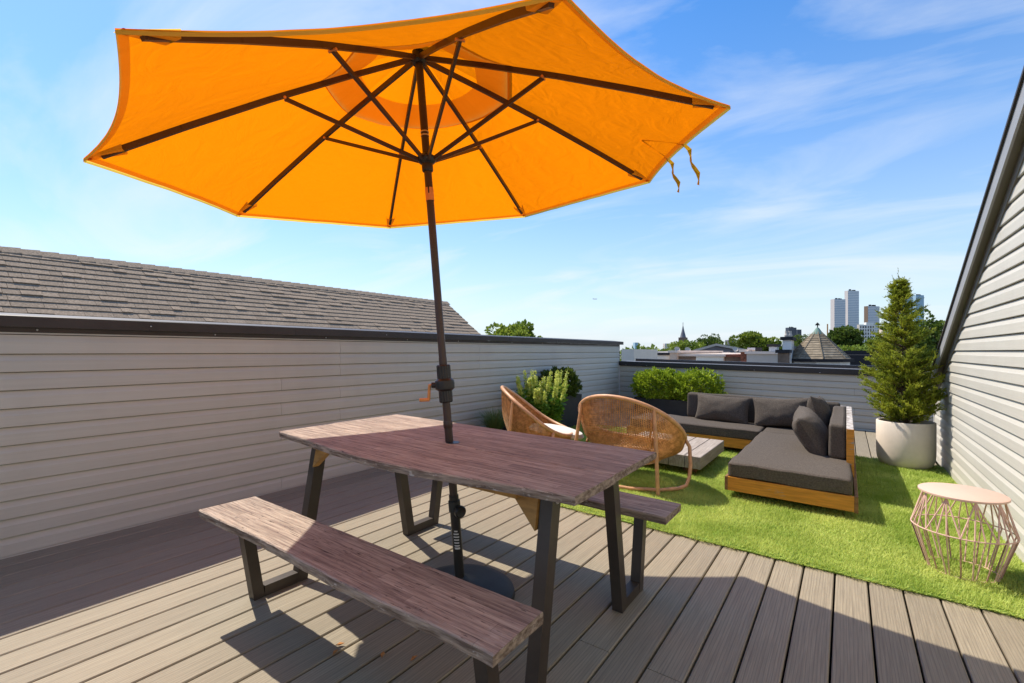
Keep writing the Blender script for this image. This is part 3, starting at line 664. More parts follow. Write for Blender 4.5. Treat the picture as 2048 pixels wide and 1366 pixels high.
MB().cbox(SXL, SX0-.023, SYI-.004, SYI+.02, .075, .185, .003).build('front_board', M['orange_wood'], so, slope=True)
MB().cbox(SXL-.022, SXL-.0005, SYI-.004, SYB, .075, .186, .003).build('side_board', M['end_grain'], so, slope=True)
for x, y in ((-.6,4.5),(-.1,4.5),(-.6,5.6),(-.1,5.6),(-.1,6.6),(-1.2,6.2),(-2.2,6.2),(-2.2,6.6),(-1.2,6.6)):
    MB().cbox(x-.05, x+.05, y-.05, y+.05, .0, .086, .003).build('foot', M['end_grain'], so, slope=True)
MB().rbox(SX0-.005, SX1-.01, SY0+.0, SYI+.0, .183, .302, .028, 4, 8, .010, .008).build('seat_cushion', M['fabric'], so, slope=True, smooth=True)
MB().rbox(SXL+.02, SX0-.012, SYI-.01, SYB-.16, .183, .300, .028, 4, 8, .010, .008).build('seat_cushion', M['fabric'], so, slope=True, smooth=True)
MB().rbox(SX0+.0, SX1-.06, SYI+.012, SYB-.16, .183, .298, .028, 4, 4, .005, .004).build('seat_cushion', M['fabric'], so, slope=True, smooth=True)
MB().rbox(-1.77, -.06, 6.59, 6.72, .30, .625, .03, 4, 5, .007).build('back_cushion', M['fabric'], so, slope=True, smooth=True)
MB().rbox(-.125, -.005, 4.86, 6.55, .30, .60, .03, 4, 5, .007).build('back_cushion', M['fabric'], so, slope=True, smooth=True)
MB().cbox(.0, .05, 4.79, 6.8, .302, .575, .004).build('back_board', M['white_wood'], so, slope=True, label='peeling whitewashed backrest board')
MB().box(-.001, .052, 4.776, 4.789, .189, .578).build('board_end', M['orange_wood'], so, slope=True)
MB().cbox(-1.72, -.004, 6.735, 6.775, .187, .58, .004).build('back_board', M['white_wood'], so, slope=True)
def pillow(loc, w_, h_, t_, rot, label, seed):
    """loose pillow standing on its long edge; local X width, Z height, Y thickness"""
    n, m_ = 30, 22; V = []; F = []; 
    for s_ in (1, -1):
        for j in range(m_+1):
            for i in range(n+1):
                u, q = i/n*2-1, j/m_*2-1
                k = max(0, (1-abs(u)**2.6))*max(0, (1-abs(q)**2.6)); th_ = t_*.5*k**.5
                ix = 1 - .07*(1-u*u)*0 - .07*(1-abs(q)**1.0*0)*(1-q*q)*0 
                x = u*w_/2*(1-.075*(1-q*q)); z = q*h_/2*(1-.085*(1-u*u))
                p = Vector((x*2.6+seed*7.3, z*2.6, s_*.7+seed))
                wr = MN.noise(p*1.6)*.016 + MN.noise(p*4.5)*.007 + .006*math.sin(26*u*(1-abs(q))+seed)*(abs(q)**2)
                cor = .012*math.sin(40*(abs(u)+abs(q))+seed*3)*max(0, abs(u)+abs(q)-1.05)
                V.append((x, s_*(th_ + (wr+cor)*min(1,k*5)), z - .012*(1-q*q)*0))
    W1 = n+1; B = W1*(m_+1)
    for j in range(m_):
        for i in range(n):
            a = j*W1+i; F.append((a, a+1, a+W1+1, a+W1)); a += B; F.append((a+W1, a+W1+1, a+1, a))
    me = bpy.data.meshes.new('pillow'); me.from_pydata(V, [], F); me.update()
    bm = bmesh.new(); bm.from_mesh(me); bmesh.ops.remove_doubles(bm, verts=bm.verts, dist=.0004); bmesh.ops.recalc_face_normals(bm, faces=bm.faces); bm.to_mesh(me); bm.free()
    o = link('pillow', me, M['fabric'], smooth=True, o0=Vector(sl(loc))); o.rotation_euler = rot
    return tag(o, label, 'pillow', 'charcoal scatter pillows on the sofa')
pillow((-1.30, 6.47, .455), .66, .36, .2, (R(-17), R(2), R(-3)), 'charcoal pillow against the long backrest, farthest from the corner', 1)
pillow((-.63, 6.44, .475), .62, .37, .2, (R(-15), R(-3), R(2)), 'charcoal pillow against the long backrest, nearer the corner', 2)
pillow((-.225, 6.05, .52), .58, .44, .19, (R(-14), R(4), R(84)), 'upright charcoal pillow standing in the corner of the sofa', 3)
pillow((-.275, 5.3, .46), .84, .41, .25, (R(-30), R(-3), R(93)), 'slumped charcoal pillow on the chaise nearest the camera', 4)
ct = thing('coffee_table', (-1.4, 5.1, 0), 'low coffee table of thick silvered timber blocks beside the sofa', 'coffee table')
cx0, cx1 = -2.02, -1.115
n_ = 6; wd = (cx1-cx0)/n_
for i_ in range(n_):
    a, b = cx0+wd*i_+.003, cx0+wd*(i_+1)-.003
    MB().cbox(a, b, 4.63+random.uniform(-.004,.004), 5.66+random.uniform(-.006,.006), .085, .2, .004).build('timber', M['grey_wood'], ct, slope=True, org=sl(((a+b)/2, 5.1, .14)))
for x in (-1.9, -1.25):
    for y in (4.8, 5.5): MB().box(x-.06, x+.06, y-.05, y+.05, .005, .084).build('foot', M['end_grain'], ct, slope=True)

# ------------------------------------------------------------------ wire side table
WT = Vector(sl((.525, 3.59, .012)))
wt = thing('wire_side_table', (.525, 3.59, .012), 'round blush pink wire side table on the turf by the house', 'side table')
MB().lathe([(.183,.424),(.188,.427),(.188,.436),(.184,.439)], 56, WT).build('tabletop', M['pink_top'], wt, smooth=True)
n_ = 9
for k in range(n_):
    t0 = 2*math.pi*k/n_; P3 = lambda r, t, z: WT+Vector((r*math.cos(t), r*math.sin(t), z))
    top = P3(.166, t0, .424); dl = math.pi/n_
    for s_ in (-1, 1):
        for q in (.28, 1.0):
            mid = P3(.218, t0+s_*dl*q, .235); bo = P3(.15, t0+s_*dl*(1.0 if q > .5 else .12), .004)
            MB().tube([top, mid], .0036, 6).build('wire', M['pink_metal'], wt); MB().tube([mid, bo], .0036, 6).build('wire', M['pink_metal'], wt)
MB().tube([WT+Vector((.218*math.cos(2*math.pi*i/45), .218*math.sin(2*math.pi*i/45), .235)) for i in range(45)], .0036, 6, closed=True).build('ring', M['pink_metal'], wt)
MB().tube([WT+Vector((.15*math.cos(2*math.pi*i/36), .15*math.sin(2*math.pi*i/36), .005)) for i in range(36)], .004, 6, closed=True).build('ring', M['pink_metal'], wt)

# ------------------------------------------------------------------ plants
def leaves(pos, nrm, size, asp=.5, curl=.15):
    """diamond leaves: arrays of centres, directions and lengths -> V, F"""
    n = len(pos); d = nrm/np.linalg.norm(nrm, axis=1, keepdims=True)
    r_ = RNG.normal(size=(n,3)); u = np.cross(d, r_); u /= np.linalg.norm(u, axis=1, keepdims=True)+1e-9; q = np.cross(u, d)
    s = size[:,None]; a = pos; b = pos + d*s*.5 + u*s*asp*.5 + q*s*curl; c = pos + d*s; e = pos + d*s*.5 - u*s*asp*.5 + q*s*curl
    V = np.stack([a,b,c,e],1).reshape(-1,3); F = np.arange(4*n).reshape(n,4); return V, F
def shrub_mesh(name, n, rx, ry, rz, z0, size, parent, m, base, lump=.16, box=2.6):
    th_ = RNG.uniform(0, 2*np.pi, n); ct_ = RNG.uniform(-1, 1, n); st = np.sqrt(1-ct_**2)
    D = np.stack([st*np.cos(th_), st*np.sin(th_), ct_], 1)
    k = (np.abs(D)**box).sum(1)**(-1/box)
    lum = 1 + lump*(np.sin(D[:,0]*7+D[:,2]*5)*np.sin(D[:,1]*8+1)+.6*np.sin(D[:,0]*17+D[:,1]*13)*np.sin(D[:,2]*15))
    rr = (k*lum*RNG.uniform(.45, 1.0, n)**.35)[:,None]
    pos = D*rr*np.array([rx,ry,rz]) + np.array([0,0,z0]); nr = D*.9 + RNG.normal(size=(n,3))*.55 + np.array([0,0,.45])
    V, F = leaves(pos, nr, RNG.uniform(.7, 1.3, n)*size, .55)
    link('foliage', fastmesh('foliage', V + 0, F), m, parent, o0=Vector(base), kind='stuff')
def shrub(loc, n, rx, ry, rz, size, m, label, name='shrub', lump=.16):
    t = thing(name, loc, label, 'shrub')
    b = Vector(sl(loc))
    shrub_mesh(name, n, rx, ry, rz, rz*.96, size, t, m, b, lump)
    mb = MB()
    for i in range(5):
        a = i*1.3; mb.tube([b+Vector((.03*math.cos(a), .03*math.sin(a), -.08)), b+Vector((rx*.5*math.cos(a), ry*.5*math.sin(a), rz*1.1))], [.007,.003], 5)
    mb.build('stem', M['twig'], t)
    return t
def planter(x0, x1, y0, y1, h, tap, label):
    t = thing('planter', ((x0+x1)/2, (y0+y1)/2, 0), label, 'planter')
    v = [(x0+tap,y0+tap,.004),(x1-tap,y0+tap,.004),(x1-tap,y1-tap,.004),(x0+tap,y1-tap,.004),(x0,y0,h),(x1,y0,h),(x1,y1,h),(x0,y1,h),
         (x0+.018,y0+.018,h),(x1-.018,y0+.018,h),(x1-.018,y1-.018,h),(x0+.018,y1-.018,h),(x0+.02,y0+.02,h-.05),(x1-.02,y0+.02,h-.05),(x1-.02,y1-.02,h-.05),(x0+.02,y1-.02,h-.05)]
    f = [(0,3,2,1)] + [(k,(k+1)%4,4+(k+1)%4,4+k) for k in range(4)] + [(4+k,4+(k+1)%4,8+(k+1)%4,8+k) for k in range(4)] + [(8+k,8+(k+1)%4,12+(k+1)%4,12+k) for k in range(4)]
    MB().add(v, f).build('box', M['planter'], t, slope=True)
    MB().box(x0+.019, x1-.019, y0+.019, y1-.019, h-.07, h-.03).build('soil', M['soil'], t, slope=True)
    return t
planter(-3.72, -3.33, 5.62, 6.55, .49, .03, 'dark trapezoid planter against the left wall behind the side-view chair')
planter(-3.24, -1.86, 8.5, 8.92, .3, .02, 'long black planter box against the back wall left of the sofa')
shrub((-2.86, 8.7, .29), 6500, .42, .28, .255, .05, M['box_leaf'], 'larger bright green boxwood in the long black planter')
shrub((-2.15, 8.7, .29), 5000, .36, .27, .26, .05, M['box_leaf'], 'smaller boxwood in the long planter, behind the sofa end', lump=.22)
shrub((-3.52, 6.2, .47), 6500, .22, .36, .2, .04, M['dark_leaf'], 'dark green boxwood in the trapezoid planter by the left wall', lump=.2)
# flowering spikes
fl = thing('flowering_plant', (-3.27, 5.3, 0), 'pale yellow flower spikes with bright green leaves behind the side-view chair', 'flowers')
fo = Vector(sl((-3.27, 5.3, 0))); Vs, Fs, Vl, Fl_, st = [], [], [], [], MB(); ns = 0; nl = 0
for i in range(46):
    a = random.uniform(0, 6.28); q = math.sqrt(random.random()); bx_, by_ = .24*q*math.cos(a), .42*q*math.sin(a)
    h = random.uniform(.62, .9); tip = Vector((bx_*1.25, by_*1.25, h)); b0 = Vector((bx_*.5, by_*.5, .05))
    st.tube([fo+b0, fo+b0.lerp(tip,.6), fo+tip], [.004,.003,.002], 4)
    n = 110; t_ = np.random.default_rng(i).uniform(.72, 1.0, n); pos = np.outer(1-t_, b0) + np.outer(t_, tip); d = RNG.normal(size=(n,3)); d[:,2] += .5
    pos = pos + d*.004; V, F = leaves(pos, d, RNG.uniform(.018,.03,n)*(1.35-t_)[:]*2.4, .7); Vs.append(V); Fs.append(F+ns); ns += len(V)
    n = 46; t_ = RNG.uniform(.12, .76, n); pos = np.outer(1-t_, b0) + np.outer(t_, tip); d = RNG.normal(size=(n,3)); d[:,2] = RNG.uniform(-.5,.5,n)
    V, F = leaves(pos, d, RNG.uniform(.055,.115,n), .34); Vl.append(V); Fl_.append(F+nl); nl += len(V)
st.build('stem', M['flower_leaf'], fl)
link('flower_spikes', fastmesh('flower_spikes', np.vstack(Vs), np.vstack(Fs)), M['spike'], fl, kind='stuff')
link('foliage', fastmesh('foliage', np.vstack(Vl), np.vstack(Fl_)), M['flower_leaf'], fl, kind='stuff')
pf = thing('planter', (-3.4, 5.27, 0), 'low dark trough holding the flower spikes by the left wall', 'planter')
MB().box(-3.7, -3.1, 4.97, 5.58, .004, .2).build('box', M['planter'], pf, slope=True); MB().box(-3.68, -3.12, 4.99, 5.56, .201, .205).build('soil', M['soil'], pf, slope=True)
# fine grass in a pebbled tray
gt = thing('grass_pot', (-3.5, 4.55, 0), 'shallow grey pot of pebbles and fine grass at the left wall', 'pot'); go = Vector(sl((-3.5, 4.55, 0)))
MB().lathe([(.19,.003),(.23,.02),(.25,.135),(.238,.135),(.22,.11),(.02,.11)], 32, go).build('bowl', M['planter'], gt, smooth=True)
for i in range(60):
    a = random.uniform(0,6.28); q = .2*math.sqrt(random.random()); s_ = random.uniform(.01,.02)
    MB().lathe([(s_*.5,-s_*.5),(s_,0),(s_*.6,s_*.55)], 7, go+Vector((q*math.cos(a), q*math.sin(a), .118))).build('pebble', M['pebble'], gt)
n = 900; a = RNG.uniform(0,2*np.pi,n); ln = RNG.uniform(.18,.42,n); sp = RNG.uniform(.05,.75,n)
b0 = np.stack([.05*np.cos(a)*RNG.random(n), .05*np.sin(a)*RNG.random(n), np.full(n,.11)],1); d1 = np.stack([np.cos(a)*sp, np.sin(a)*sp, np.ones(n)],1); d1 /= np.linalg.norm(d1,axis=1,keepdims=True)
p1 = b0+d1*ln[:,None]*.6; p2 = p1+(d1+np.stack([np.cos(a)*.5,np.sin(a)*.5,-.25*np.ones(n)],1))*ln[:,None]*.4; sd_ = np.stack([-np.sin(a),np.cos(a),0*a],1)*.0022
V = np.stack([b0-sd_,b0+sd_,p1+sd_*.8,p1-sd_*.8,p2+sd_*.2,p2-sd_*.2],1)+np.array(go); F = np.concatenate([np.arange(n)[:,None]*6+np.array([0,1,2,3]), np.arange(n)[:,None]*6+np.array([3,2,4,5])])
gp_ = thing('grass_tuft', (-3.5, 4.55, .11), 'wispy tuft of fine grass growing in the pebble pot', 'grass', slope=True)
link('foliage', fastmesh('foliage', V.reshape(-1,3)-np.array(ORG[gp_.name]), F), M['fine_grass'], gp_, kind='stuff')
# big pot and conifer
pc_ = Vector(sl((.515, 6.57, .0)))
pp = thing('tall_pot', (.515, 6.57, 0), 'cream rounded concrete pot holding the conifer beside the house', 'pot')
MB().lathe([(.15,.006),(.2,.012),(.228,.04),(.243,.085),(.249,.14),(.25,.2),(.25,.478),(.245,.486),(.233,.486),(.23,.47),(.228,.43),(.01,.43)], 56, pc_).build('bowl', M['pot'], pp, smooth=True)
MB().lathe([(.005,.432),(.228,.436)], 30, pc_, cap=False).build('soil', M['soil'], pp)
cf = thing('conifer', (.515, 6.57, .44), 'feathery conical cypress growing in the cream pot', 'conifer'); cb_ = Vector(ORG[cf.name])
tk = MB().tube([cb_+Vector((.0,0,-.0)), cb_+Vector((.01,.01,.5)), cb_+Vector((-.015,0,1.1)), cb_+Vector((-.05,.02,1.6))], [.024,.018,.01,.002], 8); tk.build('trunk', M['twig'], cf)
bm_ = MB(); PV, PD, PS = [], [], []
for i in range(460):
    z = 1.56*(random.random()**1.2); rmax = .30*(1-(z/1.62)**1.7)*(.58+.72*random.random())+.012
    if z < .14: rmax *= .9
    a = random.uniform(0, 6.283); tx_ = -.03*z
    p0 = Vector((tx_, 0, z*.98)); p1 = p0 + Vector((math.cos(a)*rmax, math.sin(a)*rmax, rmax*random.uniform(.25,.8)))
    bm_.tube([cb_+p0, cb_+p0.lerp(p1,.5)+Vector((0,0,-.01)), cb_+p1], [.004,.0025,.001], 4, cap=False)
    ns_ = int(12+rmax*80)
    for j in range(ns_):
        f_ = random.uniform(.3, 1.02); c_ = p0.lerp(p1, f_); bd = (p1-p0).normalized()
        dr = (bd + Vector((random.gauss(0,.5), random.gauss(0,.5), random.gauss(.35,.35)))).normalized(); L_ = random.uniform(.03,.075)
        for q in range(9):
            s_ = q/9; pos = c_+dr*L_*s_; dv = dr + Vector((random.gauss(0,.45), random.gauss(0,.45), random.gauss(.1,.4)))
            PV.append(pos); PD.append(dv); PS.append(random.uniform(.012,.026)*(1.15-s_*.5))
for dx, dy, hh in ((-.11,.0,1.62),(-.06,.02,1.7),(-.02,-.02,1.52)):
    for q in range(60):
        s_ = q/60; pos = Vector((-.05,0,1.3)).lerp(Vector((dx,dy,hh)), s_); PV.append(pos); PD.append(Vector((random.gauss(0,.5),random.gauss(0,.5),.9))); PS.append(.03*(1-.5*s_))
V, F = leaves(np.array([list(q) for q in PV]), np.array([list(q) for q in PD]), np.array(PS), .42, .1)
link('foliage', fastmesh('foliage', V, F), M['conifer'], cf, kind='stuff'); bm_.build('branch', M['twig'], cf, kind='stuff')
# fallen leaves
for i_, (x, y, lb_) in enumerate(((-1.66,1.14,'curled dry leaf under the near bench, farthest left'),(-1.63,1.1,'curled dry leaf under the near bench, second from left'),(-1.47,1.2,'curled dry leaf under the near bench, third from left'),(-1.36,1.26,'curled dry leaf under the near bench, nearest its middle'))):
    p = Vector(sl((x,y,.006))); a = random.uniform(0,6); d = Vector((math.cos(a),math.sin(a),0)); e = Vector((-d.y,d.x,0)); z_ = Vector((0,0,1))
    q = MB().add([p-d*.018, p+e*.009+z_*.006, p+d*.02+z_*.004, p-e*.009+z_*.008, p-z_*.003], [(0,1,4),(1,2,4),(2,3,4),(3,0,4),(0,3,2,1)]).build('dry_leaf', M['dry_leaf']); tag(q, lb_, 'leaf', 'dry leaves on the deck')

# ------------------------------------------------------------------ the city beyond
def bmat(n, c, var=.1, scale=.6, **k): return mat(n, c, .85, var, scale, spec=.2, **k)
M['cream_wall'] = bmat('cream_render', (.78,.69,.56)); M['peach_wall'] = bmat('peach_render', (.68,.5,.37)); M['brown_wall'] = bmat('brown_cladding', (.2,.14,.1), .25, 3)
M['grey_wall'] = bmat('grey_render', (.5,.45,.39)); M['pink_wall'] = bmat('pale_pink_render', (.76,.62,.51)); M['slate'] = bmat('slate_grey', (.17,.17,.19)); M['white_wall'] = bmat('white_render', (.8,.77,.72))
M['red_brick'] = bmat('red_brick', (.24,.09,.055), .4, 6); M['dark_glass'] = mat('dark_glass', (.02,.03,.05), .15, .3, .3, spec=.6); M['galv'] = mat('galvanised_steel', (.38,.42,.47), .4, .1, 2, metal=.3)
M['verdigris'] = bmat('verdigris', (.2,.29,.24)); M['roof_shingle'] = mat('old_roof_shingle', (.25,.205,.145), .95, .3, 5, (1,1,1), .5, 40, rand=.2, spec=.1)
M['dark_roof'] = bmat('dark_roofing', (.035,.033,.035))
def facade(name, wallc, glassc, sx, sz, fx=.62, fz=.6):              # window grid too far away to tell the panes apart
    m = bpy.data.materials.new(name); m.use_nodes = True; t = m.node_tree; N = t.nodes; L = t.links; b = N['Principled BSDF']; b.inputs['Roughness'].default_value = .35
    tcn = N.new('ShaderNodeTexCoord'); sp = N.new('ShaderNodeSeparateXYZ'); L.new(tcn.outputs['Object'], sp.inputs[0])
    def mth(op, a, v2):
        n = N.new('ShaderNodeMath'); n.operation = op
        for i, q in enumerate((a, v2)):
            if isinstance(q, (int,float)): n.inputs[i].default_value = q
            else: L.new(q, n.inputs[i])
        return n.outputs[0]
    ux = mth('FRACT', mth('DIVIDE', mth('ADD', sp.outputs[0], sp.outputs[1]), sx), 0); uz = mth('FRACT', mth('DIVIDE', sp.outputs[2], sz), 0)
    msk = mth('MULTIPLY', mth('LESS_THAN', ux, fx), mth('LESS_THAN', uz, fz))
    mx = N.new('ShaderNodeMix'); mx.data_type = 'RGBA'; L.new(msk, mx.inputs[0]); mx.inputs[6].default_value = (*wallc,1); mx.inputs[7].default_value = (*glassc,1); L.new(mx.outputs[2], b.inputs['Base Color']); return m
M['tower_a'] = facade('tower_grid', (.7,.67,.63), (.25,.32,.4), 3.6, 3.6, .72, .68); M['tower_b'] = facade('glass_tower', (.35,.5,.58), (.2,.38,.48), 3.2, 4, .8, .7)
M['tower_c'] = facade('dark_tower', (.05,.06,.085), (.03,.04,.07), 4, 4)

def box_at(name, xl, xr, ytop, Y0, depth, m, label, cat='building', zb=-10, cap=None, group=None):
    """flat-roofed block whose near face stands at distance Y0 beyond the terrace, parallel to the back wall"""
    def X_at(px): u = (px-CX)/FPX; return (u*CA-SA)/(u*SA+CA)*Y0
    xa, xb = X_at(xl), X_at(xr); xm = (xa+xb)/2; d = -xm*SA+Y0*CA; zt_ = HCAM-(ytop-HY)/FPX*d
    t = thing(name, (xm, Y0+depth/2, zb), label, cat, group, slope=False)
    MB().box(xa, xb, Y0, Y0+depth, zb, zt_).build('wall', m, t)
    if cap:
        k = (xb-xa)*.0+.06
        MB().box(xa-k, xb+k, Y0-k, Y0+depth+k, zt_+.001, zt_+.1).build('coping', cap, t)
    return t, xa, xb, zt_
def siding_rows(t, xa, xb, Y0, zt_, n, m, h=.16):
    for i in range(n): MB().prism([(0,Y0-.002,zt_-.02-i*h),(0,Y0-.004,zt_-.02-i*h),(0,Y0-.03,zt_-.012-(i+1)*h),(0,Y0-.002,zt_-.012-(i+1)*h)], (xa,0,0), (xb,0,0)).build('siding_board', m, t)
t, xa, xb, zt_ = box_at('stair_bulkhead', 1243, 1268, 698.5, 14, 2.2, M['cream_wall'], 'cream stair bulkhead just past the left end of the back wall', 'bulkhead')
t, xa, xb, zt_ = box_at('row_house', 1289, 1339, 710, 21, 9, M['cream_wall'], 'cream clad rooftop parapet right of the bulkhead', cap=M['dark_roof']); siding_rows(t, xa, xb, 21, zt_, 6, M['cream_wall'])
t, xa, xb, zt_ = box_at('row_house', 1339.3, 1353, 705.5, 20.5, 9, M['peach_wall'], 'peach rendered party wall between the cream parapets', cap=M['pink_wall'])
t, xa, xb, zt_ = box_at('row_house', 1353.3, 1392, 712.5, 20.8, 9, M['brown_wall'], 'brown weathered rooftop wall right of the peach party wall', cap=M['pink_wall'])
t, xa, xb, zt_ = box_at('row_house', 1392.3, 1447, 713, 20.4, 9, M['cream_wall'], 'beige clad parapet left of the dark wooden rooftop screen', cap=M['pink_wall']); siding_rows(t, xa, xb, 20.4, zt_, 6, M['cream_wall'])
t, xa, xb, zt_ = box_at('row_house', 1447.3, 1481, 714, 20.6, 9, M['brown_wall'], 'dark wooden rooftop screen beside the brick chimney', cap=M['red_brick'])
t, xa, xb, zt_ = box_at('brick_chimney', 1481.3, 1493, 704, 20.3, .9, M['red_brick'], 'red brick chimney stack on the party wall', 'chimney', cap=M['pink_wall'])
t, xa, xb, zt_ = box_at('row_house', 1493.3, 1555, 708, 20, 9, M['grey_wall'], 'long grey rendered party wall left of the turret', cap=M['pink_wall'])
t, xa, xb, zt_ = box_at('row_house', 1352, 1412, 704.5, 33, 8, M['pink_wall'], 'pale pink rooftop with satellite dish behind the brown wall')
t, xa, xb, zt_ = box_at('row_house', 1413, 1480, 706, 34, 8, M['pink_wall'], 'pale pink rooftop in front of the grey gable')
t, xa, xb, zt_ = box_at('row_house', 1293, 1314, 703, 38, 8, M['slate'], 'slate grey rooftop block behind the cream parapet')
t, xa, xb, zt_ = box_at('row_house', 1268, 1287, 702.5, 30, 8, M['white_wall'], 'small white rooftop block beside the bulkhead')
t, xa, xb, zt_ = box_at('vent_box', 1538, 1553, 693.5, 20.9, .8, M['galv'], 'galvanised steel vent box on the grey party wall', 'vent', zb=.3, cap=M['dark_roof'])
t, xa, xb, zt_ = box_at('vent_box', 1510.5, 1520, 695, 20.7, .6, M['dark_roof'], 'dark square flue left of the galvanised vent box', 'vent', zb=.3)
t, xa, xb, zt_ = box_at('rooftop_hut', 1498, 1510, 700, 23, 1.5, M['cream_wall'], 'small cream roof hut behind the dark flue', 'hut', zb=.3, cap=M['white_wall'])
t, xa, xb, zt_ = box_at('stucco_chimney', 1565, 1582, 680, 17, 1.0, M['white_wall'], 'white stucco chimney with dark cap left of the turret', 'chimney', cap=M['dark_roof'])
for q in (.3, .7): MB().lathe([(.06,0),(.07,.06),(.05,.12),(.05,.2)], 12, (xa+(xb-xa)*q, 17.5, zt_+.1)).build('chimney_pot', M['grey_wall'], t)
t, xa, xb, zt_ = box_at('row_house', 1555.4, 1575, 706, 16.3, .6, M['brown_wall'], 'dark roofed wall in front of the white chimney', cap=M['dark_roof'])
t, xa, xb, zt_ = box_at('row_house', 1690, 1800, 710, 19, 8, M['dark_roof'], 'long dark flat roof behind the turret and conifer')
# gable behind
gA = bgpt(1385, 704, 46); gB = bgpt(1496, 704, 46); gC = bgpt(1430, 691.5, 46); bk = Vector((gC.x,gC.y,0)).normalized()*9
gh = thing('gabled_building', ((gA.x+gB.x)/2, (gA.y+gB.y)/2, -10), 'wide grey gabled building with pale eaves beyond the rooftops', 'building', slope=False)
low = lambda p: Vector((p.x, p.y, -10))
MB().prism([low(gA), low(gB), gB, gC, gA], (0,0,0), bk).build('wall', M['slate'], gh)
up = Vector((0,0,.22))
for p, q in ((gA, gC), (gC, gB)): MB().prism([p, q, q+up, p+up], Vector((SA,-CA,0))*.3, bk*1.02).build('roof', M['grey_wall'], gh)
# turret
tA = bgpt(1635, 658, 15.0); tr_ = 54/FPX*15.0; zb_ = HCAM-(717-HY)/FPX*15
tt = thing('turret', (tA.x, tA.y, -10), 'octagonal turret with conical shingled roof and finial', 'turret', slope=False)
rows = 13; hh = tA.z-zb_
for i in range(rows):                                                # courses of shingles on eight facets
    f0, f1 = i/rows, (i+1)/rows
    r0, r1 = tr_*(1-f0)**1.0, tr_*(1-f1)
    for k in range(8):
        a0, a1 = R(45*k+12), R(45*(k+1)+12)
        q = lambda r, a, z: Vector((tA.x+r*math.cos(a), tA.y+r*math.sin(a), z))
        e_ = .022
        MB().add([q(r0+e_,a0,zb_+hh*f0), q(r0+e_,a1,zb_+hh*f0), q(r1+.002,a1,zb_+hh*f1), q(r1+.002,a0,zb_+hh*f1), q(r0-.02,a0,zb_+hh*f0), q(r0-.02,a1,zb_+hh*f0)], [(0,1,2,3),(5,4,3,2),(0,4,5,1),(0,3,4),(1,5,2)]).build('shingle_course', M['roof_shingle'], tt)
for k in range(8):
    a0 = R(45*k+12); MB().tube([(tA.x+(tr_+.02)*math.cos(a0), tA.y+(tr_+.02)*math.sin(a0), zb_), (tA.x, tA.y, tA.z+.01)], .02, 5).build('hip_cap', M['roof_shingle'], tt)
MB().lathe([(.16,-.16),(.05,.02),(.02,.05)], 10, tA).build('finial_cap', M['verdigris'], tt)
MB().tube([tA, tA+Vector((0,0,.16))], .015, 6).build('finial', M['dark_roof'], tt); MB().lathe([(.005,-.05),(.05,0),(.005,.05)], 8, tA+Vector((0,0,.16))).build('finial_ball', M['dark_roof'], tt)
MB().beam(tA+Vector((-.07*CA,-.07*SA,.13)), tA+Vector((.07*CA,.07*SA,.13)), .02, .03).build('finial_arm', M['dark_roof'], tt)
MB().lathe([(tr_+.09,-.09),(tr_+.1,.0),(tr_-.05,.004)], 8, (tA.x,tA.y,zb_-.004), None).build('gutter', M['dark_roof'], tt)
MB().lathe([(tr_-.02,-.32),(tr_-.02,-.095)], 8, (tA.x,tA.y,zb_)).build('frieze', M['white_wall'], tt)
MB().lathe([(tr_-.1,-11+1),(tr_-.1,-.33)], 8, (tA.x,tA.y,zb_)).build('wall', M['grey_wall'], tt)
# mansard roof right of the turret
m0, m1 = bgpt(1694, 709, 17), bgpt(1830, 709, 17); ms = thing('mansard_house', ((m0.x+m1.x)/2, m0.y, -10), 'house with brown shingled mansard roof between turret and conifer', 'house', slope=False)
for i in range(6):
    za, zb2 = m0.z-.07*i, m0.z-.07*(i+1); oa, ob = .05*i, .05*(i+1)
    MB().add([(m0.x,m0.y-oa,za),(m1.x,m1.y-oa,za),(m1.x,m1.y-ob-.015,zb2),(m0.x+.0,m0.y-ob-.015,zb2),(m0.x,m0.y+.2,zb2),(m1.x,m1.y+.2,zb2)], [(3,2,1,0),(3,4,5,2)]).build('shingle_course', M['roof_shingle'], ms)
MB().box(m0.x-.0, m1.x, m0.y-.28, m0.y+6, -10, m0.z-.44).build('wall', M['grey_wall'], ms)
MB().box(m0.x-.1, m1.x, m0.y-.06, m0.y+6, m0.z+.002, m0.z+.14).build('roof', M['dark_roof'], ms)
# satellite dishes, pipes
for px, py, d, lb_ in ((1354,699,30,'small grey satellite dish on the pale pink roof, leftmost'),(1375,700,30,'small grey satellite dish above the brown wall'),(1470,699,30,'small grey satellite dish by the brick chimney')):
    p = bgpt(px, py, d); q = thing('satellite_dish', p-Vector((0,0,.5)), lb_, 'satellite dish', 'satellite dishes on the roofs', slope=False)
    MB().lathe([(.01,0),(.12,.02),(.18,.055),(.18,.06),(.12,.03),(.01,.012)], 16, p, (SA*.8,-CA*.8,.5)).build('dish', M['grey_wall'], q); MB().tube([p, p-Vector((0,0,.9))], .025, 6).build('mast', M['galv'], q)
# church
cA = bgpt(1366, 675, 160); sh_ = 25/FPX*160; cw = 7/FPX*160
chu = thing('church', (cA.x, cA.y, -10), 'church steeple with slim dark pointed spire above the trees', 'church', slope=False)
MB().lathe([(cw*.86,0),(cw*.3,sh_*.62),(.05,sh_)], 8, cA).build('spire', M['slate'], chu); MB().tube([cA+Vector((0,0,sh_)), cA+Vector((0,0,sh_+.9))], .08, 5).build('cross', M['dark_roof'], chu)
MB().box(cA.x-cw, cA.x+cw, cA.y-cw, cA.y+cw, -10, cA.z).build('tower', M['brown_wall'], chu)
